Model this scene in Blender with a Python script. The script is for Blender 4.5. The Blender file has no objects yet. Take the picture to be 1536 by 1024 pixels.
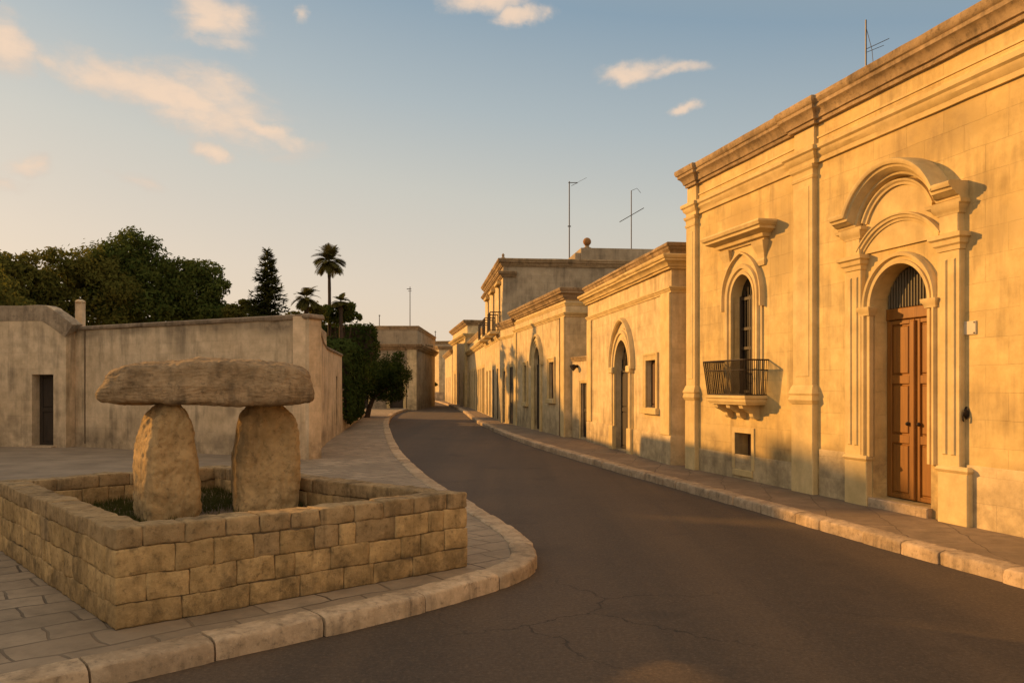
import bpy, bmesh, math, random
from mathutils import Vector, Matrix, noise
from mathutils.geometry import tessellate_polygon

random.seed(7)
R = math.radians
S = bpy.context.scene
COL = S.collection

# ------------------------------------------------------------------ camera
cam = bpy.data.cameras.new('camera')
cam.sensor_width = 36.0
cam.lens = 28.8
cam.shift_y = 0.0443
cam.clip_end = 3000
camo = bpy.data.objects.new('camera', cam)
camo.location = (0, 0, 1.72)
camo.rotation_euler = (R(90), 0, 0)
COL.objects.link(camo)
S.camera = camo

# ------------------------------------------------------------------ light
SUN_AZ = 62.0      # degrees left of the street axis (+Y)
SUN_EL = 16.0
sdir = Vector((-math.sin(R(SUN_AZ)) * math.cos(R(SUN_EL)), math.cos(R(SUN_AZ)) * math.cos(R(SUN_EL)), math.sin(R(SUN_EL))))
sun = bpy.data.lights.new('sun', 'SUN')
sun.energy = 4.0
sun.angle = R(0.9)
sun.color = (1.0, 0.50, 0.13)
suno = bpy.data.objects.new('sun', sun)
suno.rotation_euler = sdir.to_track_quat('Z', 'Y').to_euler()
suno.location = (-20, 10, 20)
COL.objects.link(suno)

S.view_settings.view_transform = 'Standard'
S.view_settings.look = 'None'
S.view_settings.gamma = 1
S.view_settings.exposure = 0.65


# ------------------------------------------------------------------ node helpers
def N(t, typ, ins=None, **at):
    n = t.nodes.new(typ)
    for k, v in at.items():
        setattr(n, k, v)
    for k, v in (ins or {}).items():
        if isinstance(v, bpy.types.NodeSocket):
            t.links.new(v, n.inputs[k])
        else:
            n.inputs[k].default_value = v
    return n


def mix(t, f, a, b, blend='MIX'):
    n = N(t, 'ShaderNodeMix', {0: f, 6: a, 7: b}, data_type='RGBA', blend_type=blend)
    n.clamp_factor = True
    return n.outputs[2]


def math_(t, op, a, b=0.0, c=0.0, clamp=False):
    return N(t, 'ShaderNodeMath', {0: a, 1: b, 2: c}, operation=op, use_clamp=clamp).outputs[0]


def mrange(t, v, a, b, c=0.0, d=1.0, smooth=False):
    n = N(t, 'ShaderNodeMapRange', {0: v, 1: a, 2: b, 3: c, 4: d})
    if smooth:
        n.interpolation_type = 'SMOOTHSTEP'
    return n.outputs[0]


def tnoise(t, vec, scale, detail=5.0, rough=0.55, dist=0.0):
    return N(t, 'ShaderNodeTexNoise', {'Vector': vec, 'Scale': scale, 'Detail': detail, 'Roughness': rough, 'Distortion': dist}).outputs[0]


def c4(c):
    return (c[0], c[1], c[2], 1.0)


# ------------------------------------------------------------------ world: sky with evening clouds
F = 1229.0


def dirang(px, py):
    v = Vector(((px - 768) / F, 1.0, (580 - py) / F)).normalized()
    return math.atan2(v.x, v.y), math.asin(v.z)


W = bpy.data.worlds.new('World')
S.world = W
W.use_nodes = True
t = W.node_tree
t.nodes.clear()
SKY_GAIN = 1.0
sky = N(t, 'ShaderNodeTexSky', sky_type='NISHITA', sun_disc=False)
sky.sun_elevation = R(SUN_EL)
sky.sun_rotation = R(-SUN_AZ)
sky.air_density = 1.0
sky.dust_density = 1.6
sky.ozone_density = 1.5
tc = N(t, 'ShaderNodeTexCoord')
sep = N(t, 'ShaderNodeSeparateXYZ', {0: tc.outputs['Generated']})
az = math_(t, 'ARCTAN2', sep.outputs[0], sep.outputs[1])
el = math_(t, 'ARCSINE', sep.outputs[2])
ae = N(t, 'ShaderNodeCombineXYZ', {0: az, 1: el, 2: 0.0}).outputs[0]
# domain warp for ragged outlines
wn = N(t, 'ShaderNodeTexNoise', {'Vector': ae, 'Scale': 9.0, 'Detail': 6.0, 'Roughness': 0.6})
wv = N(t, 'ShaderNodeVectorMath', {0: wn.outputs['Color'], 1: (0.5, 0.5, 0.5)}, operation='SUBTRACT').outputs[0]
wv = N(t, 'ShaderNodeVectorMath', {0: wv, 1: (0.11, 0.05, 0.0)}, operation='MULTIPLY').outputs[0]
aew = N(t, 'ShaderNodeVectorMath', {0: ae, 1: wv}, operation='ADD').outputs[0]
CLOUDS = [  # direction given by centre px, half sizes px, tilt deg, weight
    (255, 148, 260, 40, -15, 1.0), (330, 150, 120, 46, -14, 0.9), (150, 112, 130, 30, -10, 0.9), (400, 192, 100, 20, -16, 1.0), (12, 60, 75, 44, -22, 1.0), (85, 92, 60, 18, -10, 0.7),
    (318, 28, 90, 50, -15, 1.0), (335, 66, 85, 20, 0, 0.8),
    (735, 8, 85, 22, -6, 1.0), (785, 32, 50, 16, 8, 1.0), (955, 106, 70, 20, 4, 0.95), (1030, 162, 32, 10, 3, 0.9),
    (318, 222, 46, 18, -12, 1.0), (35, 240, 65, 20, 0, 0.85), (205, 272, 55, 14, -8, 0.55), (448, 24, 22, 14, 0, 0.7), (10, 270, 50, 18, 0, 0.6),
    (1015, 104, 50, 12, 3, 0.7)]
acc = None
for (px, py, hw, hh, tilt, wgt) in CLOUDS:
    a, e = dirang(px, py)
    k = math.cos(a) ** 2
    mp = N(t, 'ShaderNodeMapping', {'Vector': aew, 'Location': (a, e, 0), 'Rotation': (0, 0, R(tilt)), 'Scale': (hw / F * k * 1.25, hh / F * 1.25, 1)}, vector_type='TEXTURE')
    ln = N(t, 'ShaderNodeVectorMath', {0: mp.outputs[0]}, operation='LENGTH').outputs['Value']
    bl = mrange(t, ln, 1.0, 0.0, 0.0, wgt, smooth=True)
    acc = bl if acc is None else math_(t, 'MAXIMUM', acc, bl)
cs = N(t, 'ShaderNodeMapping', {'Vector': ae, 'Scale': (1.0, 2.2, 1.0)})
cn = tnoise(t, cs.outputs[0], 11.0, 9.0, 0.62, 0.6)
cn2 = tnoise(t, cs.outputs[0], 34.0, 6.0, 0.6, 0.3)
cm = math_(t, 'ADD', acc, math_(t, 'MULTIPLY', math_(t, 'SUBTRACT', cn, 0.5), 1.5))
cm = math_(t, 'ADD', cm, math_(t, 'MULTIPLY', math_(t, 'SUBTRACT', cn2, 0.5), 0.35))
cm = math_(t, 'MULTIPLY', mrange(t, cm, 0.06, 0.95, 0.0, 0.9, smooth=True), math_(t, 'GREATER_THAN', acc, 0.004))
cm = math_(t, 'MULTIPLY', cm, mrange(t, acc, 0.0, 0.22, 0.0, 1.0, smooth=True))
# cloud tone: warm cream, greyer mauve where the cover is thin
cw = mrange(t, math_(t, 'ADD', math_(t, 'MULTIPLY', cn2, 0.5), math_(t, 'MULTIPLY', acc, 0.6)), 0.45, 0.85, 0.0, 1.0)
sky_s = mix(t, 1.0, sky.outputs[0], (SKY_GAIN,) * 3 + (1,), 'MULTIPLY')
# hazy evening air: warm near the horizon and towards the sun, blue higher in view
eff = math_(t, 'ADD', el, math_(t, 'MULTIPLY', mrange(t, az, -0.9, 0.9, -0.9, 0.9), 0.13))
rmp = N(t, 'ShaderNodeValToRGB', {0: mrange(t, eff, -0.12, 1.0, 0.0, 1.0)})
SKY_STOPS = [(-0.12, (5.2, 3.85, 2.7)), (0.0, (4.8, 3.65, 2.6)), (0.10, (4.35, 3.6, 2.8)), (0.22, (3.5, 3.35, 2.9)), (0.32, (2.5, 2.8, 2.85)), (0.44, (1.5, 2.05, 2.5)), (0.62, (2.0, 2.15, 2.1)), (1.0, (3.8, 3.3, 2.75))]  # last stops: unseen zenith brightened and warmed to fill the shade
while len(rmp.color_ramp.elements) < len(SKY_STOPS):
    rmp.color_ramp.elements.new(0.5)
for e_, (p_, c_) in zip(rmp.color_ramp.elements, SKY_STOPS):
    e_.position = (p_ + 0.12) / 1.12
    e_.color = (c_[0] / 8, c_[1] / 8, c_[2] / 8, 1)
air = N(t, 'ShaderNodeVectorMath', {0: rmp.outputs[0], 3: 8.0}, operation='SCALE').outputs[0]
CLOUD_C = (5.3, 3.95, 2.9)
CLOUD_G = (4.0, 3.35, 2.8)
# unseen sky behind the viewer, brightened and warmed to lift the shaded stone
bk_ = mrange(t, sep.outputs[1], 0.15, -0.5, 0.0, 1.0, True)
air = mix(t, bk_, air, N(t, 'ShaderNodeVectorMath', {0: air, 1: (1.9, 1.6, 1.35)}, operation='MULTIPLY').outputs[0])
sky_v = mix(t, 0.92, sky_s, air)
cc = mix(t, cw, c4(CLOUD_G), c4(CLOUD_C))
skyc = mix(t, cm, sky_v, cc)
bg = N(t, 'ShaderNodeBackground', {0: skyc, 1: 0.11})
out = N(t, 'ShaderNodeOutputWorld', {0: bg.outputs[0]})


# ------------------------------------------------------------------ materials
def new_mat(name):
    m = bpy.data.materials.new(name)
    m.use_nodes = True
    m.node_tree.nodes.clear()
    return m, m.node_tree


def finish(t, color, rough, bumps, spec=0.25, metal=0.0, dist=0.01, strength=0.6):
    p = N(t, 'ShaderNodeBsdfPrincipled', {'Base Color': color, 'Roughness': rough, 'Specular IOR Level': spec, 'Metallic': metal})
    if bumps is not None:
        b = N(t, 'ShaderNodeBump', {'Height': bumps, 'Distance': dist, 'Strength': strength})
        t.links.new(b.outputs[0], p.inputs['Normal'])
    o = N(t, 'ShaderNodeOutputMaterial', {0: p.outputs[0]})
    return p


def stone(name, ca, cb, cd, streak=0.5, base=0.0, joint=None, jw=0.006, jdark=0.35, scale=1.0, bump=0.6, dist=0.01, fine=1.0, ztop=None, basez=1.0, var=1.0, island=0.0, patches=()):
    m, t = new_mat(name)
    tc = N(t, 'ShaderNodeTexCoord')
    oi = N(t, 'ShaderNodeObjectInfo')
    co = tc.outputs['Object']
    n1 = tnoise(t, co, 0.55 * scale, 6, 0.6)
    col = mix(t, mrange(t, n1, 0.36, 0.64), c4(ca), c4(cb))
    n2 = tnoise(t, co, 3.2 * scale, 9, 0.68)
    lo, hi = 1 - .2 * var, 1 + .13 * var
    col = mix(t, 1.0, col, N(t, 'ShaderNodeCombineColor', {0: mrange(t, n2, 0.3, 0.7, lo, hi), 1: mrange(t, n2, 0.3, 0.7, lo - .01, hi), 2: mrange(t, n2, 0.3, 0.7, lo - .05, hi)}).outputs[0], 'MULTIPLY')
    if island:
        gi = N(t, 'ShaderNodeNewGeometry').outputs['Random Per Island']
        iv = mrange(t, gi, 0, 1, 1 - island, 1 + island * .6)
        col = mix(t, 1.0, col, N(t, 'ShaderNodeCombineColor', {0: iv, 1: iv, 2: iv}).outputs[0], 'MULTIPLY')
    n4 = tnoise(t, co, 42 * scale, 6, 0.75)
    # vertical weather streaks
    mp = N(t, 'ShaderNodeMapping', {'Vector': co, 'Scale': (4.5 * scale, 4.5 * scale, 0.5 * scale)})
    n3 = tnoise(t, mp.outputs[0], 1.0, 7, 0.65)
    mm = tnoise(t, co, 0.9 * scale, 4, 0.6)
    sm = mrange(t, math_(t, 'ADD', math_(t, 'MULTIPLY', n3, 0.6), math_(t, 'MULTIPLY', mm, 0.6)), 0.60, 0.82)
    col = mix(t, math_(t, 'MULTIPLY', sm, streak), col, c4(cd))
    # pits and lichen specks
    sp = mrange(t, n4, 0.62, 0.75)
    col = mix(t, math_(t, 'MULTIPLY', sp, 0.3 * streak), col, c4(cd))
    if var > 1.3:      # blotchy lichen and pitted weathering of old rough stone
        n7 = tnoise(t, co, 9 * scale, 8, 0.75)
        col = mix(t, mrange(t, n7, 0.53, 0.66, 0, 0.55), col, c4(cd))
        col = mix(t, mrange(t, n7, 0.44, 0.33, 0, 0.35), col, c4([x * 1.25 for x in ca]))
        n2 = math_(t, 'ADD', math_(t, 'MULTIPLY', n2, 0.6), math_(t, 'MULTIPLY', n7, 0.5))
    for (pu, pz, ru, rz, st) in patches:      # local weather stains
        q = N(t, 'ShaderNodeMapping', {'Vector': co, 'Location': (pu, 0, pz), 'Scale': (ru, 1000, rz)}, vector_type='TEXTURE')
        dl = N(t, 'ShaderNodeVectorMath', {0: q.outputs[0]}, operation='LENGTH').outputs['Value']
        pm = mrange(t, math_(t, 'ADD', dl, math_(t, 'MULTIPLY', math_(t, 'SUBTRACT', mm, 0.5), 1.2)), 1.05, 0.25, 0, 1, True)
        pm = math_(t, 'MULTIPLY', pm, mrange(t, n2, 0.34, 0.60, 0.15, 1.0))
        col = mix(t, math_(t, 'MULTIPLY', pm, st), col, c4(cd))
    h = math_(t, 'ADD', math_(t, 'MULTIPLY', n2, 0.7), math_(t, 'MULTIPLY', n4, 0.35 * fine))
    sx = N(t, 'ShaderNodeSeparateXYZ', {0: co})
    if base > 0:
        dn = tnoise(t, co, 1.1 * scale, 7, 0.65)
        bz = mrange(t, math_(t, 'ADD', sx.outputs[2], math_(t, 'MULTIPLY', math_(t, 'SUBTRACT', dn, 0.5), 1.5)), basez, basez * 0.45)
        bz = math_(t, 'MULTIPLY', bz, mrange(t, tnoise(t, co, 2.6 * scale, 8, 0.7), 0.34, 0.62))
        col = mix(t, math_(t, 'MULTIPLY', bz, base), col, c4([x * 0.75 for x in cd]))
    if joint:
        wob = N(t, 'ShaderNodeVectorMath', {0: N(t, 'ShaderNodeTexNoise', {'Vector': co, 'Scale': 2.5}).outputs['Color'], 1: (0.03, 0.03, 0.03)}, operation='MULTIPLY').outputs[0]
        bv = N(t, 'ShaderNodeCombineXYZ', {0: math_(t, 'ADD', sx.outputs[0], sx.outputs[1]), 1: sx.outputs[2], 2: 0.0}).outputs[0]
        bv = N(t, 'ShaderNodeVectorMath', {0: bv, 1: wob}, operation='ADD').outputs[0]
        bk = N(t, 'ShaderNodeTexBrick', {'Vector': bv, 'Color1': (0.93, 0.93, 0.92, 1), 'Color2': (1.06, 1.05, 1.03, 1), 'Mortar': (1, 1, 1, 1), 'Scale': 1.0, 'Mortar Size': jw, 'Mortar Smooth': 0.6, 'Brick Width': joint[0], 'Row Height': joint[1]})
        vis = mrange(t, tnoise(t, co, 0.8, 3, 0.5), 0.35, 0.65, 0.25, 1.0)
        jm = math_(t, 'MULTIPLY', bk.outputs['Fac'], vis)
        col = mix(t, vis, col, mix(t, 1.0, col, bk.outputs['Color'], 'MULTIPLY'))
        col = mix(t, math_(t, 'MULTIPLY', jm, jdark), col, c4([x * 0.6 for x in cd]))
        h = math_(t, 'SUBTRACT', h, math_(t, 'MULTIPLY', jm, 0.5))
    finish(t, col, 0.92, h, 0.15, dist=dist, strength=bump)
    return m


PALE = (0.60, 0.50, 0.33)
OCHRE = (0.56, 0.43, 0.25)
GREY = (0.17, 0.14, 0.10)
M = {}
M['facade'] = stone('limestone_render', (0.64, 0.50, 0.245), (0.57, 0.42, 0.18), (0.20, 0.145, 0.08), 0.75, 0.8, (0.62, 0.31), 0.0035, 0.08, basez=0.8, var=1.15, bump=0.9,
                    patches=[(3.35, 3.95, .65, 1.0, .5), (6.5, 4.62, 1.1, .42, .6), (2.2, 4.55, .9, .3, .4), (8.2, .42, 1.5, .42, .8), (4.72, .58, .38, .22, .7), (7.6, 3.4, .5, .35, .35), (1.2, .5, .9, .6, .3), (3.2, .5, .6, .5, .4)])
M['ashlar'] = stone('ashlar_limestone', (0.66, 0.53, 0.32), (0.58, 0.46, 0.265), (0.18, 0.14, 0.09), 0.7, 0.6, (0.66, 0.30), 0.004, 0.13, basez=0.8, var=1.3, bump=0.9)
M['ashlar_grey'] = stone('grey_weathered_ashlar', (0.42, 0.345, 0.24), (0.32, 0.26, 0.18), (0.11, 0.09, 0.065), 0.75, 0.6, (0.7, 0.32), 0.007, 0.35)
M['trim'] = stone('carved_limestone', (0.65, 0.51, 0.265), (0.58, 0.44, 0.205), (0.20, 0.15, 0.09), 0.4, 0.0, None, bump=0.6)
M['cornice'] = stone('lichened_cornice_stone', (0.42, 0.31, 0.18), (0.29, 0.21, 0.125), (0.085, 0.065, 0.042), 0.9, 0.0, None, scale=1.4, bump=0.9, dist=0.02, var=1.4)
M['render_old'] = stone('old_lime_render', (0.70, 0.55, 0.37), (0.60, 0.455, 0.29), (0.15, 0.115, 0.078), 0.85, 0.5, (0.9, 0.42), 0.004, 0.12, bump=0.9, basez=0.6, var=1.3)
M['wall_long'] = stone('long_wall_render', (0.70, 0.55, 0.37), (0.60, 0.455, 0.29), (0.14, 0.108, 0.072), 0.85, 0.6, (0.62, 0.27), 0.005, 0.16, bump=0.9, basez=0.6, var=1.3,
                       patches=[(.9, 3.02, 1.0, .26, .8), (2.6, 3.05, 1.3, .2, .7), (4.4, 3.0, .9, .42, .75), (5.9, 3.05, 1.2, .24, .7), (7.7, 3.0, 1.2, .34, .85), (4.5, 2.6, .4, .5, .5), (8.3, 2.2, .25, .9, .4), (1.2, .3, 1.2, .4, .4), (6.6, .25, 1.6, .3, .5), (6.2, 1.05, .2, .22, .6)])
M['coping_pale'] = stone('stained_roof_edge', (0.46, 0.36, 0.25), (0.32, 0.25, 0.17), (0.11, 0.085, 0.06), 0.9, 0.0, None, scale=1.2, bump=0.9, dist=0.02, var=1.5)
M['coping'] = stone('weathered_coping', (0.33, 0.25, 0.17), (0.23, 0.175, 0.12), (0.075, 0.058, 0.042), 0.8, 0.0, None, scale=2, bump=0.8, dist=0.02, var=1.5)
M['block'] = stone('rough_block_stone', (0.56, 0.39, 0.185), (0.44, 0.305, 0.14), (0.075, 0.057, 0.034), 0.85, 0.6, None, scale=2.2, bump=1.0, dist=0.025, var=1.9, island=.2, basez=.22)
M['block_top'] = stone('lichened_block_stone', (0.44, 0.315, 0.165), (0.31, 0.22, 0.115), (0.07, 0.053, 0.033), 0.9, 0.0, None, scale=2.4, bump=1.0, dist=0.02, var=1.8, island=.13)
M['mortar'] = stone('earthy_mortar', (0.16, 0.12, 0.075), (0.12, 0.09, 0.055), (0.05, 0.04, 0.03), 0.7, 0.0, None, scale=3)
M['megalith'] = stone('megalith_stone', (0.54, 0.375, 0.185), (0.41, 0.285, 0.135), (0.10, 0.075, 0.045), 0.75, 0.0, None, scale=2.0, bump=1.0, dist=0.03, var=1.6)
M['capstone'] = stone('capstone_lichen_stone', (0.39, 0.275, 0.155), (0.26, 0.185, 0.105), (0.075, 0.058, 0.04), 0.9, 0.0, None, scale=2.2, bump=1.0, dist=0.03, var=2.0)
M['kerb'] = stone('kerb_limestone', (0.52, 0.40, 0.265), (0.42, 0.315, 0.205), (0.11, 0.088, 0.062), 0.75, 0.0, None, scale=2.2, bump=0.9, dist=0.015, var=1.5, island=.2)


def wood(name, ca, cb, scale=1.0, rough=0.55):
    m, t = new_mat(name)
    tc = N(t, 'ShaderNodeTexCoord')
    mp = N(t, 'ShaderNodeMapping', {'Vector': tc.outputs['Object'], 'Scale': (9 * scale, 9 * scale, 0.7 * scale)})
    n = tnoise(t, mp.outputs[0], 2.0, 8, 0.65, 0.8)
    n2 = tnoise(t, tc.outputs['Object'], 1.5, 4, 0.6)
    col = mix(t, mrange(t, n, 0.3, 0.7), c4(ca), c4(cb))
    col = mix(t, mrange(t, n2, 0.4, 0.75, 0, 0.5), col, c4([x * 0.55 for x in ca]))
    finish(t, col, rough, n, 0.3, dist=0.003, strength=0.5)
    return m


M['wood'] = wood('varnished_door_wood', (0.31, 0.135, 0.022), (0.18, 0.074, 0.014))
M['wood_dark'] = wood('dark_door_wood', (0.060, 0.043, 0.028), (0.030, 0.022, 0.016))
M['wood_brown'] = wood('brown_shutter_wood', (0.12, 0.062, 0.032), (0.075, 0.04, 0.022))
M['wood_grey'] = wood('grey_green_fanlight_wood', (0.16, 0.135, 0.085), (0.11, 0.095, 0.06))


def plain(name, c, rough=0.6, metal=0.0, var=0.3, scale=8.0, spec=0.3):
    m, t = new_mat(name)
    tc = N(t, 'ShaderNodeTexCoord')
    n = tnoise(t, tc.outputs['Object'], scale, 6, 0.65)
    col = mix(t, mrange(t, n, 0.35, 0.7), c4(c), c4([x * (1 - var) for x in c]))
    finish(t, col, rough, n, spec, metal, dist=0.004, strength=0.3)
    return m


M['iron'] = plain('rusty_wrought_iron', (0.045, 0.034, 0.025), 0.6, 0.5)
M['pane'] = plain('dusty_window_glass', (0.016, 0.014, 0.012), 0.25, 0.0, 0.4, 3, 0.5)
M['dark'] = plain('unlit_interior', (0.006, 0.005, 0.004), 0.9)
M['antenna'] = plain('dull_antenna_metal', (0.11, 0.10, 0.09), 0.5, 0.6)
M['plaque'] = plain('chalky_plaque', (0.62, 0.54, 0.40), 0.8, 0, 0.12, 14)
M['rooftar'] = plain('roof_screed', (0.22, 0.19, 0.15), 0.95)
M['bark'] = plain('bark', (0.075, 0.052, 0.035), 0.95, 0, 0.5, 12)
M['pot'] = plain('ochre_terracotta', (0.30, 0.15, 0.05), 0.85, 0, 0.3, 9)
M['drain'] = plain('brown_drain_metal', (0.15, 0.105, 0.06), 0.6, 0.3)


def leaf(name, ca, cb, cy, transl=0.25):
    m, t = new_mat(name)
    tc = N(t, 'ShaderNodeTexCoord')
    g = N(t, 'ShaderNodeNewGeometry')
    n = tnoise(t, tc.outputs['Object'], 0.8, 5, 0.6)
    col = mix(t, mrange(t, n, 0.38, 0.62), c4(ca), c4(cb))
    col = mix(t, math_(t, 'MULTIPLY', g.outputs['Random Per Island'], 0.55), col, c4(cy))
    d = N(t, 'ShaderNodeBsdfDiffuse', {0: col})
    tr = N(t, 'ShaderNodeBsdfTranslucent', {0: col})
    ms = N(t, 'ShaderNodeMixShader', {0: transl, 1: d.outputs[0], 2: tr.outputs[0]})
    N(t, 'ShaderNodeOutputMaterial', {0: ms.outputs[0]})
    return m


M['leaf'] = leaf('broadleaf_foliage', (0.050, 0.080, 0.020), (0.080, 0.108, 0.026), (0.14, 0.135, 0.03), 0.4)
M['leaf_olive'] = leaf('olive_foliage', (0.085, 0.102, 0.025), (0.13, 0.128, 0.03), (0.19, 0.16, 0.035), 0.45)
M['leaf_dark'] = leaf('dark_hedge_foliage', (0.022, 0.042, 0.010), (0.042, 0.060, 0.015), (0.06, 0.072, 0.018), 0.2)
M['leaf_palm'] = leaf('palm_foliage', (0.06, 0.066, 0.02), (0.08, 0.078, 0.025), (0.12, 0.10, 0.03), 0.3)
M['needle'] = leaf('conifer_foliage', (0.05, 0.07, 0.022), (0.075, 0.088, 0.028), (0.12, 0.11, 0.03), 0.35)
M['grass'] = leaf('grass_blades', (0.045, 0.062, 0.013), (0.065, 0.07, 0.018), (0.11, 0.095, 0.03), 0.3)


def asphalt():
    m, t = new_mat('worn_asphalt')
    tc = N(t, 'ShaderNodeTexCoord')
    co = tc.outputs['Object']
    n1 = tnoise(t, co, 0.35, 6, 0.6)
    # faint wheel tracks along the street
    mp = N(t, 'ShaderNodeMapping', {'Vector': co, 'Rotation': (0, 0, R(-13.5)), 'Scale': (1.3, 0.06, 1)})
    n2 = tnoise(t, mp.outputs[0], 1.0, 5, 0.55)
    n3 = tnoise(t, co, 130, 4, 0.8)
    n5 = tnoise(t, co, 7, 8, 0.7)
    col = mix(t, mrange(t, n1, 0.36, 0.64), c4((0.098, 0.067, 0.041)), c4((0.070, 0.050, 0.034)))
    col = mix(t, mrange(t, n2, 0.42, 0.62, 0, 0.75), col, c4((0.050, 0.038, 0.028)))
    col = mix(t, mrange(t, n5, 0.45, 0.75, 0, 0.35), col, c4((0.125, 0.088, 0.056)))
    col = mix(t, mrange(t, n3, 0.52, 0.75, 0, 0.5), col, c4((0.16, 0.12, 0.08)))
    n8 = tnoise(t, co, 34, 4, 0.85)
    col = mix(t, mrange(t, n8, 0.5, 0.68, 0, 0.7), col, c4((0.034, 0.027, 0.02)))
    col = mix(t, mrange(t, n8, 0.47, 0.32, 0, 0.6), col, c4((0.16, 0.118, 0.078)))
    # oil and damp patches
    n6 = tnoise(t, co, 0.9, 4, 0.5)
    col = mix(t, mrange(t, n6, 0.60, 0.72, 0, 0.5), col, c4((0.032, 0.026, 0.020)))
    # cracks
    wv = N(t, 'ShaderNodeTexNoise', {'Vector': co, 'Scale': 2.2, 'Detail': 6.0, 'Roughness': 0.65})
    wv = N(t, 'ShaderNodeVectorMath', {0: wv.outputs['Color'], 1: (0.55, 0.55, 0)}, operation='MULTIPLY').outputs[0]
    cv = N(t, 'ShaderNodeVectorMath', {0: co, 1: wv}, operation='ADD').outputs[0]
    vo = N(t, 'ShaderNodeTexVoronoi', {'Vector': cv, 'Scale': 0.75}, feature='DISTANCE_TO_EDGE', voronoi_dimensions='2D').outputs['Distance']
    ck = mrange(t, vo, 0.003, 0.010, 1.0, 0.0)
    dd = N(t, 'ShaderNodeVectorMath', {0: co, 1: (0.75, 6.1, 0.0)}, operation='DISTANCE').outputs['Value']
    msk = math_(t, 'MAXIMUM', mrange(t, dd, 0.6, 1.6, 0.75, 0.0), mrange(t, tnoise(t, co, 0.5, 3, 0.5), 0.60, 0.68, 0, 0.4))
    ck = math_(t, 'MULTIPLY', ck, msk)
    col = mix(t, ck, col, c4((0.018, 0.015, 0.012)))
    h = math_(t, 'SUBTRACT', math_(t, 'ADD', math_(t, 'MULTIPLY', n3, 0.5), math_(t, 'MULTIPLY', n5, 0.4)), ck)
    finish(t, col, 0.82, h, 0.3, dist=0.006, strength=0.5)
    return m


def paving(name, rot, bw, rh, ca, cb, mort, wob=0.10, jw=0.012, joint=0.7, offs=0.5):
    m, t = new_mat(name)
    tc = N(t, 'ShaderNodeTexCoord')
    co = tc.outputs['Object']
    mp = N(t, 'ShaderNodeMapping', {'Vector': co, 'Rotation': (0, 0, R(rot))})
    wv = N(t, 'ShaderNodeTexNoise', {'Vector': co, 'Scale': 1.6, 'Detail': 4.0})
    wv = N(t, 'ShaderNodeVectorMath', {0: wv.outputs['Color'], 1: (wob * 2, wob * 2, 0)}, operation='MULTIPLY').outputs[0]
    bv = N(t, 'ShaderNodeVectorMath', {0: mp.outputs[0], 1: wv}, operation='ADD').outputs[0]
    bk = N(t, 'ShaderNodeTexBrick', {'Vector': bv, 'Color1': c4(ca), 'Color2': c4(cb), 'Mortar': c4(mort), 'Scale': 1.0, 'Mortar Size': jw, 'Mortar Smooth': 0.5, 'Brick Width': bw, 'Row Height': rh, 'Bias': 0.0})
    bk.offset = offs
    bk.squash = 0.72
    bk.squash_frequency = 3
    n2 = tnoise(t, co, 4, 9, 0.7)
    n3 = tnoise(t, co, 60, 5, 0.75)
    n1 = tnoise(t, co, 0.6, 5, 0.6)
    # worn joints fade out in patches
    vis = mrange(t, tnoise(t, co, 0.9, 4, 0.6), 0.38, 0.6, 0.55, 1.0)
    jm = math_(t, 'MULTIPLY', bk.outputs['Fac'], vis)
    avg = [(a + b) / 2 for a, b in zip(ca, cb)]
    col = mix(t, jm, mix(t, bk.outputs['Fac'], bk.outputs['Color'], c4(avg)), c4(mort))
    col = mix(t, mrange(t, n2, 0.40, 0.70, 0, 0.75), col, c4([x * 0.45 for x in cb]))
    col = mix(t, mrange(t, n1, 0.42, 0.62, 0, 0.65), col, c4([x * 0.5 for x in ca]))
    col = mix(t, mrange(t, n3, 0.6, 0.75, 0, 0.25), col, c4([x * 0.4 for x in ca]))
    h = math_(t, 'ADD', math_(t, 'MULTIPLY', n2, 0.7), math_(t, 'MULTIPLY', n3, 0.15))
    h = math_(t, 'SUBTRACT', h, math_(t, 'MULTIPLY', jm, joint))
    finish(t, col, 0.8, h, 0.3, dist=0.012, strength=0.8)
    return m


M['asphalt'] = asphalt()
M['paving'] = paving('limestone_paving', -41, 0.52, 0.33, (0.40, 0.31, 0.205), (0.30, 0.23, 0.15), (0.055, 0.043, 0.03))
M['sidewalk'] = paving('sidewalk_slabs', -76, 0.9, 0.62, (0.29, 0.215, 0.14), (0.23, 0.17, 0.11), (0.06, 0.048, 0.036), wob=0.12, jw=0.008, joint=0.5)
M['plaza'] = plain('dusty_grey_asphalt', (0.30, 0.24, 0.17), 0.9, 0, 0.4, 1.2)
M['earth'] = plain('dry_earth', (0.20, 0.155, 0.095), 0.95, 0, 0.4, 2.5)
M['soil'] = plain('packed_soil', (0.21, 0.145, 0.08), 0.95, 0, 0.45, 5)


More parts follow.
